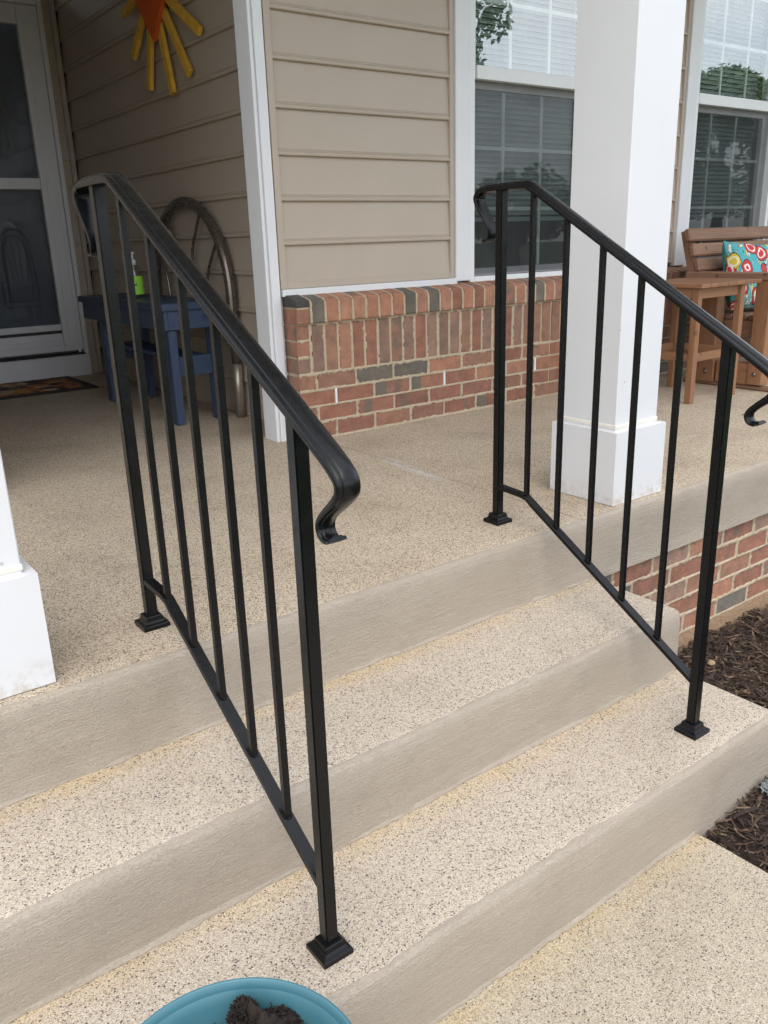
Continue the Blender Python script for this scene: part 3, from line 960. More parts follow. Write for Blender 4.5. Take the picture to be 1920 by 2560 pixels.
# --- windows
def window(x0, label):
    """x0 = left edge of the casing"""
    W = 1.062
    wn = sub('window', house, (x0, YW, 0.58))
    wn['label'] = label
    a, b = x0, x0 + W
    zb_, zt_ = 0.612, 2.46
    box('casing', [(a, a + 0.090, YW - 0.030, YW + 0.02, zb_ - 0.005, zt_), (b - 0.090, b, YW - 0.030, YW + 0.02, zb_ - 0.005, zt_), (a + 0.091, b - 0.091, YW - 0.0295, YW + 0.02, zt_ - 0.09, zt_ - 0.001)],
        M['trim'], wn, 0.003)
    fa, fb = a + 0.093, b - 0.093
    f0 = YW - 0.020
    box('frame', [(fa, fa + 0.030, f0, YW + 0.09, 0.598, 2.365), (fb - 0.030, fb, f0, YW + 0.09, 0.598, 2.365), (fa + 0.031, fb - 0.031, f0 + 0.002, YW + 0.09, 0.598, 0.622),
                  (fa + 0.031, fb - 0.031, f0 + 0.001, YW + 0.09, 2.34, 2.364)], M['vinyl_frame'], wn, 0.002)
    ga, gb = fa + 0.031, fb - 0.031
    # upper sash sits in front
    yu = YW + 0.006
    box('upper_sash', [(ga, ga + 0.026, yu, yu + 0.03, 1.476, 2.338), (gb - 0.026, gb, yu, yu + 0.03, 1.476, 2.338), (ga + 0.027, gb - 0.027, yu - 0.010, yu + 0.03, 1.477, 1.533),
                       (ga + 0.027, gb - 0.027, yu + 0.001, yu + 0.03, 2.30, 2.337)], M['vinyl_frame'], wn, 0.002)
    yl = YW + 0.045
    box('lower_sash', [(ga, ga + 0.022, yl, yl + 0.03, 0.624, 1.50), (gb - 0.022, gb, yl, yl + 0.03, 0.624, 1.50), (ga + 0.023, gb - 0.023, yl + 0.001, yl + 0.03, 1.445, 1.499)],
        M['vinyl_frame'], wn, 0.002)
    box('sash_rail', (ga + 0.001, gb - 0.001, yl - 0.012, yl + 0.03, 0.6235, 0.657), M['sash_grey'], wn, 0.002)
    ua, ub = ga + 0.026, gb - 0.026
    x1_, x2_ = a + 0.382, a + 0.642
    for xm in (x1_, x2_):
        box('muntin', (xm - 0.0085, xm + 0.0085, yu + 0.016, yu + 0.022, 1.534, 2.299), M['muntin'], wn)
        box('muntin', (xm - 0.0085, xm + 0.0085, yl + 0.016, yl + 0.022, 0.658, 1.444), M['muntin'], wn)
    for zm in (1.80, 2.067):
        box('muntin', (ua + 0.001, ub - 0.001, yu + 0.0155, yu + 0.0215, zm - 0.0085, zm + 0.0085), M['muntin'], wn)
    for zm in (0.930, 1.200):
        box('muntin', (ua - 0.004, ub + 0.004, yl + 0.0155, yl + 0.0215, zm - 0.0085, zm + 0.0085), M['muntin'], wn)
    box('pane', (ua - 0.003, ub + 0.003, yu + 0.011, yu + 0.013, 1.53, 2.302), M['glass'], wn)
    box('pane', (ua - 0.006, ub + 0.006, yl + 0.009, yl + 0.011, 0.655, 1.447), M['glass_low'], wn)
    me = pydata('insect_screen', [(ga + 0.002, YW + 0.020, 0.63), (gb - 0.002, YW + 0.020, 0.63), (gb - 0.002, YW + 0.020, 1.475), (ga + 0.002, YW + 0.020, 1.475)], [(0, 1, 2, 3)])
    link('insect_screen', me, M['screen'], wn)
    # blind
    yb_ = YW + 0.125
    slat = None
    z = 0.915
    while z < 2.36:
        if slat is None:
            V, F = [], []
            for xx in (ga - 0.008, gb + 0.008):
                for (dy, dz) in ((-0.0075, -0.0128), (-0.0045, -0.004), (0.001, 0.0045), (0.0075, 0.0128), (0.001, 0.0037), (-0.0045, -0.0048)):
                    V.append((xx, yb_ + dy, dz))
            for k in range(6):
                F.append((k, (k + 1) % 6, 6 + (k + 1) % 6, 6 + k))
            slat = pydata('blind_slat', V, F)
            slat.materials.append(M['slat'])
        o = bpy.data.objects.new('blind_slat', slat)
        col.objects.link(o)
        o.parent = wn
        o.location = Vector((0, 0, z)) - parent_world(wn)
        z += 0.0245
    box('blind_bottom_rail', (ga - 0.008, gb + 0.008, yb_ - 0.012, yb_ + 0.012, 0.872, 0.893), M['slat'], wn, 0.002)
    return wn
window(2.111, 'white double-hung window between siding and front column')
window(3.808, 'white double-hung window behind the wooden bench')

# --- storm door
dr = sub('storm_door', house, (0.75, YD, 0))
dr['label'] = 'white storm door with two dark glass panes'
DL, DR_ = 0.20, 1.206
yd = YD - 0.02
box('door_casing', [(1.178, DR_, yd - 0.012, YD + 0.06, 0.141, 2.22), (DL, DL + 0.028, yd - 0.012, YD + 0.06, 0.141, 2.22), (DL + 0.029, 1.177, yd - 0.011, YD + 0.06, 2.182, 2.219)], M['trim'], dr, 0.003)
box('threshold', (DL, DR_ - 0.003, yd - 0.024, YD + 0.06, 0.001, 0.139), M['trim'], dr, 0.002)
box('threshold', (DL, DR_ - 0.03, yd - 0.03, YD + 0.05, 0.1405, 0.148), M['dark'], dr)
box('door_frame', [(1.056, 1.176, yd, YD + 0.025, 0.166, 2.18), (DL + 0.03, DL + 0.15, yd, YD + 0.025, 0.166, 2.18), (DL + 0.151, 1.055, yd + 0.001, YD + 0.025, 0.1665, 0.283),
                   (DL + 0.151, 1.055, yd + 0.001, YD + 0.025, 2.074, 2.179)], M['trim'], dr, 0.002)
box('door_frame', [(1.092, 1.098, yd - 0.004, yd - 0.001, 0.24, 2.10), (DL + 0.16, 1.0915, yd - 0.004, yd - 0.001, 0.238, 0.244), (1.150, 1.1545, yd - 0.004, yd - 0.001, 0.206, 2.15),
                   (DL + 0.16, 1.1495, yd - 0.004, yd - 0.001, 0.204, 0.209)], M['trim'], dr, 0.001)
box('glazing_bead', (DL + 0.152, 1.0545, yd + 0.002, YD + 0.02, 0.302, 0.341), M['trim'], dr, 0.003)
box('glazing_bead', (DL + 0.152, 1.0545, yd + 0.004, YD + 0.02, 0.284, 0.3015), M['dark'], dr)
box('middle_rail', (DL + 0.152, 1.0545, yd + 0.0015, YD + 0.02, 1.163, 1.228), M['trim'], dr, 0.003)
box('pane', (DL + 0.151, 1.0552, YD - 0.002, YD + 0.001, 1.229, 2.073), M['door_glass'], dr)
box('pane', (DL + 0.151, 1.0552, YD - 0.006, YD - 0.003, 0.342, 1.162), M['door_glass'], dr)
M['inner_door'] = paint('grey_blue_inner_door', (0.17, 0.18, 0.20), 0.5, 0.05, 3)
idr = box('inner_door', (DL + 0.03, 1.18, YD + 0.09, YD + 0.13, 0.10, 2.20), M['inner_door'], dr)
def arch_loop(cx, w, z0, z1, rise):
    P = [(cx - w, z0), (cx + w, z0)]
    P += [(cx + w * math.cos(a), z1 + rise * math.sin(a)) for a in [math.pi * k / 14 for k in range(15)]]
    P.append((cx - w, z0))
    return P
for (cx, w) in ((0.865, 0.105), (0.565, 0.105)):
    for ww in (w, w - 0.035):
        tube('raised_panel_moulding', [(p[0], YD + 0.088, p[1]) for p in arch_loop(cx, ww, 0.46 + (w - ww), 0.78, 0.16 - (w - ww))], 0.008, M['inner_door'], dr, 6, (0, 1, 0))

# ---------------------------------------------------------------- porch columns
def column(name, x0, y0, w, d, label):
    cx, cy = x0 + w / 2, y0 + d / 2
    t = empty(name, (cx, cy, 0), label, 'porch column', 'white square columns along the porch edge')
    box('shaft', (x0 + 0.0214, x0 + w - 0.0214, y0 + 0.0214, y0 + d - 0.0214, 0.20, 2.64), M['white'], t, 0.0025)
    # base box with a chamfered top
    bm = boxes_bm([(x0, x0 + w, y0, y0 + d, 0.002, 0.2405)])
    for v in bm.verts:
        pass
    tops = [f for f in bm.faces if f.normal.z > 0.9]
    r = bmesh.ops.inset_region(bm, faces=tops, thickness=0.018, depth=0.0)
    for f in bm.faces:
        if f.normal.z > 0.9 and abs(f.calc_area() - (w - .036) * (d - .036)) < 1e-4:
            for v in f.verts: v.co.z += 0.006
    for v in bm.verts:
        if v.co.z > 0.2 and v.co.z < 0.2408: v.co.z = 0.2305
    me = bpy.data.meshes.new('base'); bm.to_mesh(me); bm.free()
    link('base', me, M['white'], t)
    box('caulk_line', (x0 + 0.019, x0 + w - 0.019, y0 + 0.019, y0 + d - 0.019, 0.236, 0.2485), paint_caulk, t, 0.002)
    box('capital', (x0, x0 + w, y0, y0 + d, 2.51, 2.639), M['white'], t, 0.004)
    return t
paint_caulk = paint('cream_caulk', (0.72, 0.68, 0.60), 0.5, 0.08, 30)
column('porch_column', 1.4264, 0.0332, 0.2443, 0.2551, 'white square porch column standing behind the right stair railing')
column('porch_column', -0.248 - 0.2443, 0.0425, 0.2443, 0.2551, 'white square porch column cut off at the left edge, left of the steps')

# ---------------------------------------------------------------- stair railings
YU, YL, PT = 0.168, -0.5182, 0.1137
POST, BAL = 0.0240, 0.0128
def bottom_z(y):
    y1 = YU - PT
    return 0.1106 - 0.3404 / 5 / PT * (y1 - y) if y < y1 else 0.1106 + 0.006 * (y - y1) / PT
def under_z(y):
    y1 = YU - PT
    return 0.9153 - 0.3395 / 5 / PT * (y1 - y) if y < y1 else 0.9153
def rail_path():
    up = [(0.229, 0.7985), (0.218, 0.7975), (0.2115, 0.806), (0.216, 0.824), (0.236, 0.852), (0.2575, 0.880), (0.2655, 0.902), (0.256, 0.922), (0.234, 0.9325)]
    A = catmull([Vector((0, y, z)) for y, z in up], 5)
    mid = [(0.20, 0.9350), (0.13, 0.9355), (0.085, 0.9352), (0.066, 0.9335), (0.052, 0.928), (0.036, 0.9195), (0.01, 0.9045), (-0.10, 0.8405), (-0.30, 0.7240), (-0.52, 0.5958), (-0.585, 0.5575)]
    B = [Vector((0, y, z)) for y, z in mid]
    lo = [(-0.605, 0.5455), (-0.628, 0.5305), (-0.6445, 0.515), (-0.650, 0.499), (-0.6455, 0.482), (-0.629, 0.466), (-0.606, 0.4495), (-0.5905, 0.4365), (-0.5855, 0.4265), (-0.590, 0.4185), (-0.599, 0.417), (-0.608, 0.421)]
    Cc = catmull([Vector((0, y, z)) for y, z in lo], 5)
    return A + B + Cc
def handrail_mesh():
    half = [(0.0, 0.0), (0.0080, -0.0004), (0.0112, -0.0022), (0.0122, -0.0046), (0.0150, -0.0052), (0.0178, -0.0066), (0.0192, -0.0095), (0.0192, -0.0150), (0.0180, -0.0185), (0.0100, -0.0195)]
    prof = half + [(-u, v) for u, v in reversed(half[1:])]
    path = rail_path()
    n = len(prof)
    V, F = [], []
    m = len(path)
    acc = [0.0]
    for i in range(1, m): acc.append(acc[-1] + (path[i] - path[i - 1]).length)
    tot = acc[-1]
    for i, p in enumerate(path):
        t = (path[min(i + 1, m - 1)] - path[max(i - 1, 0)]).normalized()
        nrm = Vector((0, t.z, -t.y))
        e = min(acc[i], tot - acc[i])
        s = min(1.0, 0.42 + e / 0.16 * 0.58)            # thins toward the curled tips
        wv = min(1.0, 0.74 + e / 0.10 * 0.26)
        for (u, v) in prof:
            V.append(Vector((u * wv, p.y, p.z)) + nrm * (v * s))
    for i in range(m - 1):
        for k in range(n):
            k2 = (k + 1) % n
            F.append((i * n + k, (i + 1) * n + k, (i + 1) * n + k2, i * n + k2))
    F.append(tuple(range(n))); F.append(tuple((m - 1) * n + k for k in range(n))[::-1])
    me = pydata('handrail', V, F, True)
    try: me.set_sharp_from_angle(angle=R(38))
    except Exception: pass
    return me
def bottom_rail_mesh():
    y0, y1, y2 = YU - POST / 2 + 0.001, YU - PT - 0.006, YL + POST / 2 - 0.001
    pts = [(y0, bottom_z(y0)), (y1 + 0.02, bottom_z(YU - PT) + 0.0005), (y1 + 0.002, bottom_z(YU - PT) - 0.003), (y1 - 0.018, bottom_z(y1 - 0.018) - 0.001), (y2, bottom_z(y2))]
    h, w = 0.0125, 0.0115
    V, F = [], []
    b = 0.0015
    sec = [(-w, -h + b), (-w + b, -h), (w - b, -h), (w, -h + b), (w, -b), (w - b, 0), (-w + b, 0), (-w, -b)]
    for i, (y, z) in enumerate(pts):
        for (u, v) in sec: V.append((u, y, z + v * (1.18 if i >= 3 else 1.0)))
    n = 8
    for i in range(len(pts) - 1):
        for k in range(n): F.append((i * n + k, i * n + (k + 1) % n, (i + 1) * n + (k + 1) % n, (i + 1) * n + k))
    F.append(tuple(range(n))[::-1]); F.append(tuple((len(pts) - 1) * n + k for k in range(n)))
    return pydata('bottom_rail', V, F)
def base_plate_mesh():
    # stepped square shoe
    lv = [(0.0300, 0.0), (0.0300, 0.0085), (0.0285, 0.0105), (0.0225, 0.0125), (0.0195, 0.0165), (0.0185, 0.0255), (0.0170, 0.0275), (0.0122, 0.0280)]
    V, F = [], []
    for r, z in lv:
        V += [(-r, -r, z), (r, -r, z), (r, r, z), (-r, r, z)]
    for i in range(len(lv) - 1):
        for k in range(4): F.append((i * 4 + k, i * 4 + (k + 1) % 4, (i + 1) * 4 + (k + 1) % 4, (i + 1) * 4 + k))
    F.append((3, 2, 1, 0)); b = (len(lv) - 1) * 4; F.append((b, b + 1, b + 2, b + 3))
    return pydata('base_plate', V, F)
def make_railing(X, label):
    g = 'black metal stair railings'
    t = empty('stair_railing', (X, YL, Z2), label, 'stair railing', g)
    base = parent_world(t)
    def add(name, me, parent, loc):
        o = bpy.data.objects.new(name, me)
        col.objects.link(o)
        if not me.materials: me.materials.append(M['rail'])
        o.parent = parent
        o.location = Vector(loc) - parent_world(parent)
        return o
    hr = add('handrail', handrail_mesh(), t, (X, 0, 0))
    br = add('bottom_rail', bottom_rail_mesh(), t, (X, 0, 0))
    p = POST / 2
    for (y, z0) in ((YU, 0.0), (YL, Z2)):
        pb = boxes_bm([(-p, p, -p, p, 0.004, under_z(y) - z0 + (0.004 if y == YU else 0.006))], 0.0022, 2)
        me = bpy.data.meshes.new('post'); pb.to_mesh(me); pb.free()
        po = add('post', me, t, (X, y, z0))
        add('base_plate', base_plate_mesh(), po, (X, y, z0 + 0.0008))
    wb = bmesh.new()
    for k in range(0, 7):
        y = YU - PT * k if k < 6 else YL
        for sx in (-1, 1):
            t_ = bmesh.new()
            bmesh.ops.create_icosphere(t_, subdivisions=1, radius=0.0034)
            yy = y + (-POST / 2 if k == 0 else (POST / 2 if k == 6 else sx * BAL / 2 * 1.05))
            for v in t_.verts:
                v.co = Vector((v.co.x * 1.7 * (1 + .3 * noise.noise(v.co * 300)) + (sx * 0.004 if k in (0, 6) else 0), v.co.y * 0.75 + yy, v.co.z * 0.7 + bottom_z(yy) + 0.0008))
            m_ = bpy.data.meshes.new('t'); t_.to_mesh(m_); t_.free(); wb.from_mesh(m_); bpy.data.meshes.remove(m_)
    me = bpy.data.meshes.new('weld_beads'); wb.to_mesh(me); wb.free()
    wo_ = add('weld_beads', me, br, (X, 0, 0))
    wo_['kind'] = 'stuff'
    b = BAL / 2
    for k in range(1, 6):
        y = YU - PT * k
        zb_ = bottom_z(y) - 0.003
        zt_ = under_z(y) + (0.004 if k > 1 else 0.006)
        pb = boxes_bm([(-b, b, -b, b, 0, zt_ - zb_)], 0.0009)
        me = bpy.data.meshes.new('baluster'); pb.to_mesh(me); pb.free()
        add('baluster', me, t, (X, y, zb_))
    return t
rail_a = make_railing(0.0, 'black metal stair railing on the left, its lower foot beside the teal pot')
make_railing(1.069, 'black metal stair railing on the right of the steps, in front of the white column')

# ---------------------------------------------------------------- porch foundation (brick face right of the steps)
pf = bpy.data.objects.new('porch_foundation', None)
col.objects.link(pf)
pf.location = (XE, 0.02, -0.65)
pf['kind'] = 'structure'
FR = []
YF = 0.014
for ci in range(6):
    zmid = -0.2045 - C_ * ci - C_ / 2
    x = 1.22 + (0.1015 if ci % 2 else 0) - 0.203
    while x < 5.4:
        a, b = x + JT / 2, x + 0.203 - JT / 2
        c = pick()
        if ci == 1 and 1.28 < a < 1.50: c = GREY
        elif rng.random() < 0.05: c = GREY
        place(STR[rng.randrange(6)], pf, ((a + b) / 2, YF + rng.uniform(-.0015, .0015), zmid), (c[0] * 1.08, c[1] * 1.1, c[2] * 1.1))
        FR.append((a, b, zmid - BRICK_H / 2, zmid + BRICK_H / 2))
        x += 0.203
mortar_sheet('mortar', 1.15, 2.8, -0.63, -0.2005, YF + 0.001, FR, pf, kind='structure')
box('mortar', (2.8, 5.4, YF + 0.005, 0.3, -0.66, -0.2005), M['mortar'], pf)['kind'] = 'structure'
box('mortar', (1.15, 2.8, YF + 0.0105, 0.3, -0.66, -0.2005), M['mortar'], pf)['kind'] = 'structure'
def footing():
    V, F = [], []
    n = 80
    for i in range(n + 1):
        x = 1.28 + 1.6 * i / n
        d = 0.012 + 0.006 * n1(x, 12, 7)
        V += [(x, -d - 0.012, -0.68), (x, -d, -0.560 + 0.006 * n1(x, 16, 3)), (x, YF + 0.004, -0.5500 + 0.004 * n1(x, 16, 5))]
    for i in range(n):
        for k in range(2): F.append((i * 3 + k, (i + 1) * 3 + k, (i + 1) * 3 + k + 1, i * 3 + k + 1))
    return tag(link('footing', pydata('footing', V, F, True), M['footing']), kind='structure')
footing()

# ---------------------------------------------------------------- mulch bed
def bed_z(x, y):
    z = -0.585
    z += 0.05 * max(0.0, min(1.0, (x - 1.0) / 0.3)) * max(0.0, min(1.0, (-0.45 - y) / 0.15)) * 0.9
    z += 0.018 * noise.noise(Vector((x * 4, y * 4, 1.0))) + 0.012 * noise.noise(Vector((x * 13, y * 13, 5.0)))
    return z
def soil_bed():
    V, F = [], []
    nx, ny = 90, 60
    for i in range(nx + 1):
        for k in range(ny + 1):
            x = 0.93 + 3.2 * i / nx
            y = 0.03 - 2.2 * k / ny
            V.append((x, y, bed_z(x, y) - 0.012))
    for i in range(nx):
        for k in range(ny):
            a = i * (ny + 1) + k
            F.append((a, a + 1, a + ny + 2, a + ny + 1))
    return tag(link('soil_bed', pydata('soil_bed', V, F, True), M['soil']), kind='structure')
soil_bed()
def add_chip(V, F, p, L, w, t, yaw, pitch, roll, bend):
    m = Matrix.Translation(p) @ Matrix.Rotation(yaw, 4, 'Z') @ Matrix.Rotation(pitch, 4, 'Y') @ Matrix.Rotation(roll, 4, 'X')
    b = len(V)
    r = rng.uniform
    for (sx, sw) in ((-0.5, r(.2, .7)), (0.05, 1.0), (0.5, r(.1, .6))):
        zz = bend * (0.25 - sx * sx) * L
        V.append(m @ Vector((sx * L, -sw * w / 2, zz)))
        V.append(m @ Vector((sx * L + r(-.1, .1) * w, sw * w / 2, zz)))
        V.append(m @ Vector((sx * L, r(-.2, .2) * w, zz + t)))
    for s in (0, 1):
        a = b + 3 * s
        for k in range(3):
            k2 = (k + 1) % 3
            F.append((a + k, a + k2, a + 3 + k2, a + 3 + k))
    F.append((b, b + 2, b + 1)); F.append((b + 6, b + 7, b + 8))
def mulch():
    V, F = [], []
    cnt = 0
    while cnt < 24000:
        near = rng.random() < 0.8
        x = rng.uniform(0.96, 2.75) if near else rng.uniform(2.6, 4.0)
        y = rng.uniform(-1.0, 0.0) if near else rng.uniform(-2.1, 0.0)
        if x < XE + 0.004 and y > Y2 - 0.004: continue
        if x < 0.99: continue
        cnt += 1
        L = min(rng.lognormvariate(-3.75, 0.5), 0.07)
        w = L * rng.uniform(0.06, 0.26)
        w = max(0.0016, min(w, 0.012))
        z = bed_z(x, y) + rng.uniform(-0.010, 0.010)
        if x + L / 2 > 0 and abs(x - XE) < L / 2 and y > Y2: x = XE + L / 2
        add_chip(V, F, (x, y, z), L, w, rng.uniform(0.0008, 0.003), rng.uniform(0, 6.283), rng.gauss(0, 0.28), rng.gauss(0, 0.5), rng.gauss(0, 0.25))
    o = link('mulch', pydata('mulch', V, F), M['chip'])
    return tag(o, 'dark brown shredded bark mulch spread beside the steps and brick foundation', 'mulch', kind='stuff')
mulch()
def pebble_obj(name, p, r, mat, label):
    bm = bmesh.new()
    bmesh.ops.create_icosphere(bm, subdivisions=2, radius=r)
    for v in bm.verts:
        v.co *= 1 + 0.28 * noise.noise(v.co * (1.1 / r) + Vector(p))
        v.co.z *= 0.7
        v.co += Vector(p)
    me = bpy.data.meshes.new(name); bm.to_mesh(me); bm.free()
    return tag(link(name, me, mat), label, 'stone')
pebble_obj('pebble', (1.75, -0.155, -0.572), 0.013, M['pebble'], 'pale tan pebble lying in the mulch behind the right railing post')
pebble_obj('pebble', (1.665, -0.33, -0.575), 0.014, M['brown_wood0'], 'reddish brown pebble lying in the mulch close to the lower step')
# lichen-pale scrap against the lower step
V, F = [], []
for k in range(160):
    a, rr = rng.uniform(0, 6.28), rng.uniform(0, 0.028)
    add_chip(V, F, (1.225 + rr * math.cos(a), -0.650 + rr * 0.7 * math.sin(a), bed_z(1.22, -0.65) + 0.012 + rng.uniform(0, 0.012)), rng.uniform(.006, .02), rng.uniform(.0015, .004), .001, rng.uniform(0, 6), rng.gauss(0, .4), 0, .2)
M['lichen'] = paint('pale_lichen', (0.20, 0.23, 0.225), 0.9, 0.3, 60)
tag(link('lichen_clump', pydata('lichen_clump', V, F), M['lichen']), 'small pale grey green lichen tuft in the mulch against the lower step', 'lichen')

# ---------------------------------------------------------------- teal pot
PC = (-0.305, -0.775, Z3)
pot = empty('flower_pot', PC, 'round teal plastic flower pot with clumps of dark soil, cut off at the bottom edge', 'flower pot')
HT = 0.362
prof = [(0.0, 0.002), (0.095, 0.002), (0.105, 0.0), (0.112, 0.01), (0.135, 0.14), (0.152, 0.27), (0.161, 0.335), (0.168, HT - 0.010), (0.174, HT - 0.004), (0.1755, HT),
        (0.1735, HT + 0.0025), (0.1705, HT), (0.1675, HT - 0.010), (0.1645, HT - 0.030), (0.1612, HT - 0.046), (0.1595, HT - 0.050), (0.152, HT - 0.07), (0.143, HT - 0.11), (0.138, HT - 0.15), (0.0, HT - 0.15)]
lathe('shell', prof, PC, M['teal'], pot, 96)
def soil_mass():
    V, F = [], []
    nr, na = 26, 90
    c0 = (PC[0], PC[1], PC[2] + HT - 0.058)
    for i in range(nr + 1):
        for k in range(na):
            r = 0.152 * i / nr
            a = 2 * math.pi * k / na
            x, y = c0[0] + r * math.cos(a), c0[1] + r * math.sin(a)
            h = 0.010 * noise.noise(Vector((x * 30, y * 30, 2))) + 0.006 * noise.noise(Vector((x * 90, y * 90, 4)))
            for (bx, by, br, bh) in ((-0.228, -0.658, 0.026, 0.048), (-0.192, -0.690, 0.040, 0.026), (-0.222, -0.700, 0.032, 0.036)):
                d = math.hypot(x - bx, y - by) / br
                h += bh * max(0.0, 1 - d ** 2.0) * (1 if d < 1 else 0) * (1 + 0.7 * noise.noise(Vector((x * 75, y * 75, 9))) + 0.4 * noise.noise(Vector((x * 190, y * 190, 3))))
            V.append((x, y, c0[2] + h))
    for i in range(nr):
        for k in range(na):
            k2 = (k + 1) % na
            F.append((i * na + k, i * na + k2, (i + 1) * na + k2, (i + 1) * na + k))
    b = len(V)
    o = link('soil', pydata('soil', V, F, True), M['pot_soil'], pot)
    V, F = [], []
    for q in range(2200):
        bx, by, br, bh = rng.choice(((-0.228, -0.658, 0.026, 0.048), (-0.192, -0.690, 0.040, 0.026), (-0.222, -0.700, 0.032, 0.036), (-0.27, -0.74, 0.11, 0.004)))
        a, rr = rng.uniform(0, 6.28), br * math.sqrt(rng.random())
        d = rr / br
        add_chip(V, F, (bx + rr * math.cos(a), by + rr * math.sin(a), c0[2] + bh * max(0, 1 - d ** 2.4) + rng.uniform(-.002, .006)), rng.uniform(.003, .018), rng.uniform(.0008, .004), rng.uniform(.0008, .003), rng.uniform(0, 6.28), rng.gauss(0, .9), rng.gauss(0, .6), rng.gauss(0, .5))
    o2 = link('soil_crumbs', pydata('soil_crumbs', V, F), M['pot_soil'], pot)
    o2['kind'] = 'stuff'
soil_mass()

# ---------------------------------------------------------------- blue bench, bottle, metal arch
bn = empty('bench', (1.06, 2.62, 0), 'small blue painted wooden bench against the dark recess wall', 'bench')
for i in range(3):
    a = 0.900 + i * 0.105
    box('top_plank', (a, a + 0.103, 2.125, 3.29, 0.527, 0.559), M['blue_wood1'], bn, 0.004, 2)
box('apron', (0.913, 0.931, 2.137, 3.26, 0.440, 0.526), M['blue_wood1'], bn, 0.002)
box('apron', (1.183, 1.201, 2.137, 3.26, 0.440, 0.526), M['blue_wood1'], bn, 0.002)
box('apron', (0.9315, 1.1825, 2.139, 2.157, 0.441, 0.5255), M['blue_wood0'], bn, 0.002)
box('apron', (0.9315, 1.1825, 3.240, 3.258, 0.441, 0.5255), M['blue_wood0'], bn, 0.002)
for (x, y) in ((0.932, 2.150), (0.932, 3.02), (1.145, 2.158), (1.145, 3.02)):
    box('leg', (x, x + 0.040, y, y + 0.068, 0.001, 0.526 if False else 0.4395), M['blue_wood2'], bn, 0.003)
box('stretcher', (0.973, 1.144, 2.175, 2.195, 0.223, 0.315), M['blue_wood0'], bn, 0.002)
box('stretcher', (0.973, 1.144, 3.045, 3.065, 0.223, 0.315), M['blue_wood0'], bn, 0.002)
box('lower_shelf', (0.985, 1.135, 2.197, 3.043, 0.295, 0.312), M['blue_wood1'], bn, 0.002)

bx, by, bz = 1.02, 2.72, 0.5602
bt = empty('pump_bottle', (bx, by, bz), 'clear pump bottle with a bright green handwritten label on the blue bench', 'bottle')
lathe('body', [(0.0, 0.001), (0.036, 0.001), (0.040, 0.006), (0.040, 0.115), (0.038, 0.130), (0.030, 0.148), (0.018, 0.158), (0.015, 0.164), (0.015, 0.170)], (bx, by, bz), M['bottle'], bt, 32)
lathe('label', [(0.0408, 0.018), (0.0408, 0.106)], (bx, by, bz), M['label_green'], bt, 40)
lathe('pump', [(0.0, 0.222), (0.006, 0.222), (0.006, 0.188), (0.016, 0.186), (0.0175, 0.180), (0.0175, 0.160), (0.0, 0.160)], (bx, by, bz), M['pump'], bt, 20)
bar('nozzle', (bx + 0.01, by - 0.008, bz + 0.219), (bx - 0.022, by + 0.028, bz + 0.213), 0.010, 0.009, M['pump'], bt, (0, 0, 1))
tube('dip_tube', [(bx, by, bz + 0.16), (bx + 0.012, by, bz + 0.01)], 0.0025, M['pump'], bt, 6)
# handwriting: two short rows of pen strokes on the label
for row, (z0, a0, a1, nn) in enumerate(((0.066, 195, 262, 16), (0.044, 205, 240, 9))):
    pts = []
    for i in range(nn * 3 + 1):
        a = R(a0 + (a1 - a0) * i / (nn * 3))
        pts.append((bx + 0.0414 * math.cos(a), by + 0.0414 * math.sin(a), bz + z0 + 0.006 * math.sin(i * 1.9 + row) + 0.003 * math.sin(i * 0.83)))
    tube('handwriting', pts, 0.0009, M['ink'], bt, 5, (0, 0, 1))

ar = empty('metal_arch', (1.255, 2.57, 0), 'bronze metal hoop with curved thin spokes leaning on the wall behind the blue bench', 'metal arch')
AX, AC, AZ, AR_ = 1.252, 2.572, 0.57, 0.44
hoop = [(AX, AC - AR_, 0.262), (AX, AC - AR_, 0.40), (AX, AC - AR_, 0.50)]
for k in range(25):
    a = math.pi * k / 24
    hoop.append((AX, AC - AR_ * math.cos(a), AZ + AR_ * math.sin(a)))
hoop += [(AX, AC + AR_, 0.45), (AX, AC + AR_, 0.262)]
tube('hoop', hoop, 0.0245, M['bronze'], ar, 14)
for s in (-1, 1):
    tube('foot_tube', [(AX, AC + s * AR_, 0.002), (AX, AC + s * AR_, 0.15), (AX, AC + s * AR_, 0.258)], 0.0225, M['champagne'], ar, 14)
for pts in ([(2.385, 0.955), (2.44, 0.885), (2.505, 0.79), (2.530, 0.68), (2.533, 0.50)],
            [(2.235, 0.82), (2.285, 0.765), (2.345, 0.69), (2.385, 0.60), (2.40, 0.50)],
            [(2.975, 0.80), (2.93, 0.765), (2.873, 0.69), (2.845, 0.60), (2.838, 0.50)],
            [(2.78, 0.945), (2.73, 0.875), (2.695, 0.79), (2.68, 0.68), (2.675, 0.50)]):
    tube('spoke', catmull([(AX, y, z) for y, z in pts], 5), 0.0075, M['bronze'], ar, 8)
tube('crossbar', [(AX, AC - AR_ + 0.01, 0.50), (AX, AC + AR_ - 0.01, 0.50)], 0.009, M['bronze'], ar, 8, (0, 0, 1))

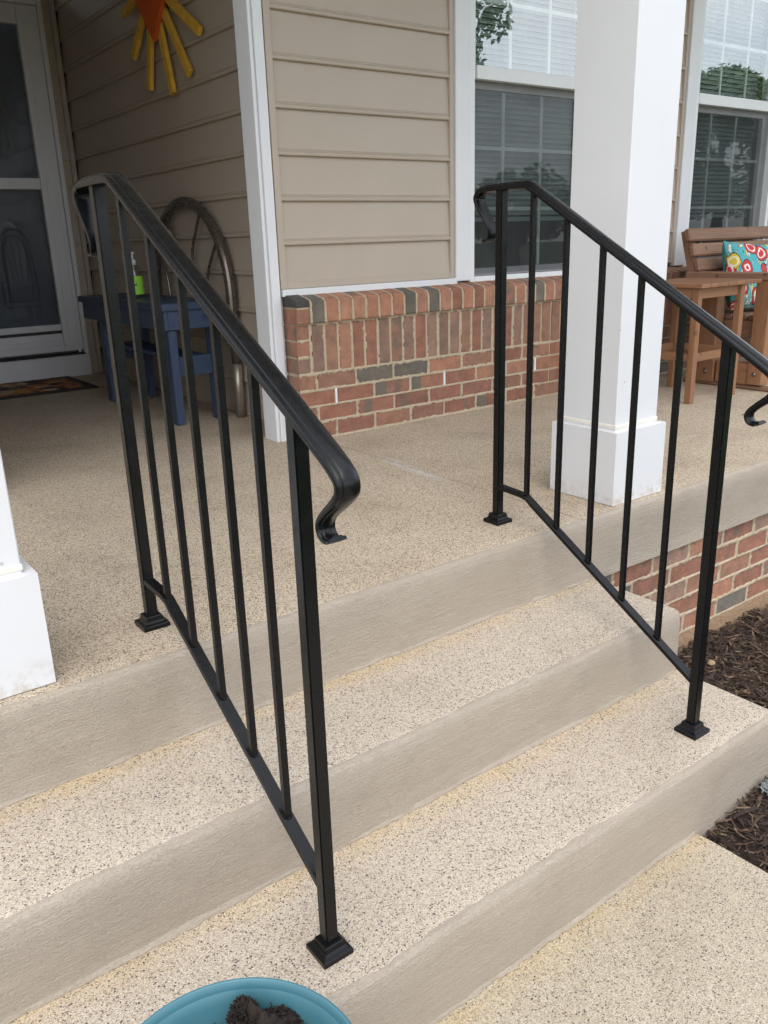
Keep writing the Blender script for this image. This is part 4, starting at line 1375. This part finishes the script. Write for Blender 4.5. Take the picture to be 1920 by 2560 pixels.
# ---------------------------------------------------------------- sunburst on the recess wall
DX = 1.262
sb = empty('sunburst_decoration', (DX, 2.72, 1.98), 'wooden sunburst of yellow sticks with an orange triangle hung on the recess wall', 'wall decoration')
dc = (2.70, 1.985)
for (y, z, w) in ((3.09, 1.925, .040), (3.005, 1.715, .045), (2.845, 1.545, .045), (2.575, 1.490, .045), (2.375, 1.545, .042), (2.235, 1.690, .042)):
    d = Vector((0, dc[0] - y, dc[1] - z)).normalized()
    st = Vector((DX, dc[0], dc[1])) - d * 0.06
    bar('stick', (DX, y, z), st, 0.022, w, M['yellow'], sb, (1, 0, 0), 0.003)
for (y, z) in ((3.05, 2.17), (2.90, 2.36), (2.70, 2.42), (2.49, 2.33), (2.33, 2.14)):
    d = Vector((0, dc[0] - y, dc[1] - z)).normalized()
    bar('stick', (DX, y, z), Vector((DX, dc[0], dc[1])) - d * 0.06, 0.022, .042, M['yellow'], sb, (1, 0, 0), 0.003)
tri = [(2.925, 2.03), (2.475, 1.93), (2.680, 1.728)]
cen = (2.70, 1.95)
V = [(DX - 0.030, y, z) for y, z in tri] + [(DX - 0.012, y, z) for y, z in tri]
link('triangle', pydata('triangle', V, [(0, 1, 2), (5, 4, 3), (0, 3, 4, 1), (1, 4, 5, 2), (2, 5, 3, 0)]), M['orange'], sb)
V, F = [], []
for s in (DX - 0.008, DX + 0.014):
    for k in range(24):
        a = 2 * math.pi * k / 24
        V.append((s, dc[0] + 0.085 * math.cos(a), dc[1] + 0.085 * math.sin(a)))
F = [tuple(range(24)), tuple(range(24, 48))[::-1]] + [(k, (k + 1) % 24, 24 + (k + 1) % 24, 24 + k) for k in range(24)]
link('hub', pydata('hub', V, F), M['yellow'], sb)

# ---------------------------------------------------------------- door mat
dm = empty('door_mat', (0.58, 3.88, 0), 'dark doormat with orange and maroon autumn print in front of the storm door', 'door mat')
box('border', (0.10, 1.045, 3.573, 4.17, 0.001, 0.009), M['rubber'], dm, 0.002)
box('printed_carpet', (0.16, 0.985, 3.640, 4.125, 0.0095, 0.0125), M['mat_print'], dm, 0.001)

# ---------------------------------------------------------------- side table
st = empty('side_table', (3.16, 0.985, 0), 'square orange stained slatted wooden side table beside the wooden bench', 'side table')
for i in range(7):
    a = 2.965 + i * 0.0735
    box('top_slat', (a, a + 0.070, 0.785, 1.20, 0.545, 0.5635), M['orange_wood1'], st, 0.002)
for (x, y) in ((2.982, 0.810), (3.325, 0.800), (2.982, 1.150), (3.325, 1.150)):
    box('leg', (x, x + 0.034, y, y + 0.034, 0.001, 0.5445), M['orange_wood2'], st, 0.002)
box('apron', (3.017, 3.324, 0.816, 0.834, 0.495, 0.544), M['orange_wood0'], st, 0.002)
box('apron', (3.017, 3.324, 1.155, 1.173, 0.495, 0.544), M['orange_wood0'], st, 0.002)
box('apron', (2.987, 3.005, 0.845, 1.149, 0.495, 0.544), M['orange_wood1'], st, 0.002)
box('apron', (3.333, 3.351, 0.835, 1.149, 0.495, 0.544), M['orange_wood1'], st, 0.002)
box('stretcher', (3.017, 3.324, 0.818, 0.833, 0.200, 0.240), M['orange_wood0'], st, 0.002)
box('stretcher', (3.017, 3.324, 1.158, 1.173, 0.200, 0.240), M['orange_wood0'], st, 0.002)
box('stretcher', (2.990, 3.005, 0.845, 1.149, 0.2005, 0.2395), M['orange_wood1'], st, 0.002)
box('stretcher', (3.336, 3.351, 0.835, 1.149, 0.2005, 0.2395), M['orange_wood1'], st, 0.002)

# ---------------------------------------------------------------- wooden porch bench (glider)
gb = empty('porch_bench', (4.2, 1.05, 0), 'brown wooden slat-back porch bench at the right edge with patterned pillows', 'bench')
GX0, GX1 = 3.55, 4.75
tilt = R(-17)
def back_pt(z):   # y of the front of the backrest at height z
    return 1.145 + (z - 0.40) * 0.30
for i, z in enumerate((0.545, 0.622, 0.699, 0.776)):
    y = back_pt(z)
    bar('back_slat', (GX0 + 0.02 - 0.03 * i * 0.6, y, z), (GX1 + 0.03 * i * 0.3, y, z), 0.068, 0.034, M['brown_wood0'], gb, (0, 0.28, 0.96), 0.008)
bar('back_slat', (GX0 + 0.03, back_pt(0.468), 0.468), (GX1, back_pt(0.468), 0.468), 0.068, 0.034, M['brown_wood0'], gb, (0, 0.28, 0.96), 0.008)
for x in (GX0 + 0.035, 4.15, GX1 - 0.06):
    bar('back_brace', (x, back_pt(0.33) + 0.045, 0.33), (x, back_pt(0.80) + 0.042, 0.80), 0.050, 0.045, M['brown_wood2'], gb, (0, 0.96, -0.28), 0.004)
for x in (GX0 - 0.045, GX1 - 0.02):
    box('arm', (x, x + 0.085, 0.62, 1.24, 0.553, 0.590), M['brown_wood1'], gb, 0.004)
    box('front_leg', (x + 0.005, x + 0.075, 0.755, 0.835, 0.030, 0.5525), M['orange_wood2'], gb, 0.004)
    bar('rear_leg', (x + 0.04, 1.085, 0.020), (x + 0.04, 1.10, 0.5525), 0.070, 0.115, M['orange_wood2'], gb, (1, 0, 0), 0.004)
    box('foot_rail', (x + 0.012, x + 0.07, 0.84, 1.02, 0.025, 0.135), M['orange_wood1'], gb, 0.004)
    box('rocker_foot', (x + 0.02, x + 0.065, 0.60, 1.22, 0.001, 0.0245), M['brown_wood1'], gb, 0.006)
    for (y, z) in ((0.795, 0.085), (1.075, 0.075)):
        lathe('bolt', [(0.0, 0.0)] * 2 + [(0.011, 0.0), (0.011, 0.004), (0.007, 0.007), (0.0, 0.008)], (0, 0, 0), M['bronze'], gb, 10)
        o = gb.children[-1] if False else bpy.data.objects[[q.name for q in bpy.data.objects if q.name.startswith('bolt')][-1]]
        o.rotation_euler = (0, R(-90), 0)
        o.location = Vector((x + 0.004, y, z)) - parent_world(gb)
for i in range(5):
    y = 0.755 + i * 0.083
    box('seat_slat', (GX0 + 0.045, GX1 - 0.03, y, y + 0.075, 0.345, 0.372), M['brown_wood0'], gb, 0.006)
box('seat_rail', (GX0 + 0.045, GX1 - 0.03, 0.770, 0.800, 0.255, 0.344), M['brown_wood0'], gb, 0.004)
box('seat_rail', (GX0 + 0.045, GX1 - 0.03, 1.12, 1.15, 0.255, 0.344), M['brown_wood0'], gb, 0.004)
box('seat_rail', (GX0 + 0.045, GX0 + 0.080, 0.801, 1.119, 0.255, 0.344), M['brown_wood1'], gb, 0.004)
box('lower_rail', (GX0 + 0.045, GX1 - 0.03, 1.06, 1.09, 0.14, 0.235), M['brown_wood0'], gb, 0.004)

def pillow(c, rot, W, H, T, label):
    V, F = [], []
    n = 22
    for s in (1, -1):
        for i in range(n + 1):
            for k in range(n + 1):
                u, v = 2 * i / n - 1, 2 * k / n - 1
                ed = (1 - u ** 4) * (1 - v ** 4)
                pinch = 1 - 0.075 * (1 - abs(u) ** 2) * (abs(v) ** 3) - 0
                pinx = 1 - 0.075 * (1 - abs(v) ** 2) * (abs(u) ** 3)
                th = T / 2 * max(ed, 0) ** 0.42 * (1 + 0.10 * noise.noise(Vector((u * 2.2, v * 2.2, s + W * 9))))
                V.append((u * W / 2 * pinx, -s * th, v * H / 2 * pinch))
    N = (n + 1) ** 2
    for s in (0, 1):
        for i in range(n):
            for k in range(n):
                a = s * N + i * (n + 1) + k
                q = (a, a + n + 1, a + n + 2, a + 1)
                F.append(q if s == 0 else q[::-1])
    me = pydata('pillow', V, F, True)
    o = link('pillow', me, M['pillow'])
    o.location = c
    o.rotation_euler = rot
    return tag(o, label, 'pillow', 'teal printed pillows on the bench')
pillow((3.805, 1.035, 0.555), (R(-18), R(4), R(-10)), 0.37, 0.37, 0.14, 'teal pillow with red bird print leaning against the bench arm')
pillow((4.16, 1.06, 0.560), (R(-16), R(-10), R(6)), 0.37, 0.37, 0.13, 'teal printed pillow further right on the bench, one corner standing up')

# ---------------------------------------------------------------- dry leaves on the porch floor
def leaf(p, s, yaw, label):
    V, F = [], []
    add_chip(V, F, p, s, s * 0.4, 0.001, yaw, 0.1, 0.0, 0.3)
    tag(link('dry_leaf', pydata('dry_leaf', V, F), M['chip']), label, 'leaf')
leaf((2.93, 0.62, 0.003), 0.045, 0.2, 'brown dry leaf scrap on the porch floor beside the side table leg')
leaf((2.93, 0.50, 0.003), 0.03, 0.9, 'small dry leaf scrap on the porch floor nearer the porch edge')

# ---------------------------------------------------------------- trees across the street (seen reflected in the windows)
def tree(x, y, h, rad, seed, label):
    r = random.Random(seed)
    t = empty('tree', (x, y, -0.66), label, 'tree', 'trees across the street')
    tube('trunk', [(x, y, -0.66), (x + 0.1, y, h * 0.25), (x - 0.1, y + 0.1, h * 0.5), (x, y, h * 0.8)], [0.28, 0.2, 0.14, 0.05], M['bark'], t, 10)
    for k in range(7):
        a = r.uniform(0, 6.28)
        z0 = h * r.uniform(0.3, 0.6)
        tube('limb', [(x, y, z0), (x + rad * .4 * math.cos(a), y + rad * .4 * math.sin(a), z0 + h * .12), (x + rad * .75 * math.cos(a), y + rad * .75 * math.sin(a), z0 + h * .2)], [0.1, 0.06, 0.02], M['bark'], t, 6)
    V, F = [], []
    clumps = []
    for k in range(26):
        a, b = r.uniform(0, 6.28), r.uniform(-1, 1)
        q = rad * r.uniform(0.45, 0.95)
        clumps.append((x + q * math.cos(a) * math.sqrt(1 - b * b), y + q * math.sin(a) * math.sqrt(1 - b * b), h * 0.62 + b * h * 0.36, rad * r.uniform(.22, .4)))
    for k in range(9000):
        cx, cy, cz, cr = r.choice(clumps)
        v = Vector((r.gauss(0, 1), r.gauss(0, 1), r.gauss(0, 1))).normalized() * cr * r.random() ** 0.4
        p = Vector((cx, cy, cz)) + v
        s = r.uniform(0.07, 0.15)
        u = Vector((r.gauss(0, 1), r.gauss(0, 1), r.gauss(0, 1))).normalized()
        w = u.orthogonal().normalized()
        b_ = len(V)
        V += [p - u * s, p + w * s * .5, p + u * s, p - w * s * .5]
        F.append((b_, b_ + 1, b_ + 2, b_ + 3))
    cr_ = link('crown', pydata('crown', V, F), M['leaf'], t)
for (x, y, h, rd, sd, lb) in ((18.3, -17.75, 14.5, 2.3, 1, 'tall narrow green tree, nearest of the trees across the street'), (29.8, -14.6, 5.9, 2.4, 2, 'round green tree reflected in the window behind the bench'),
                              (33.5, -13.0, 7.5, 2.4, 3, 'tall green tree farthest right across the street'), (26, -21.5, 3.0, 2.2, 4, 'low bushy green tree beyond the nearest tall one'),
                              (30.5, -20.0, 3.3, 2.4, 5, 'low bushy green tree second in the far row')):
    tree(x, y, h, rd, sd, lb)
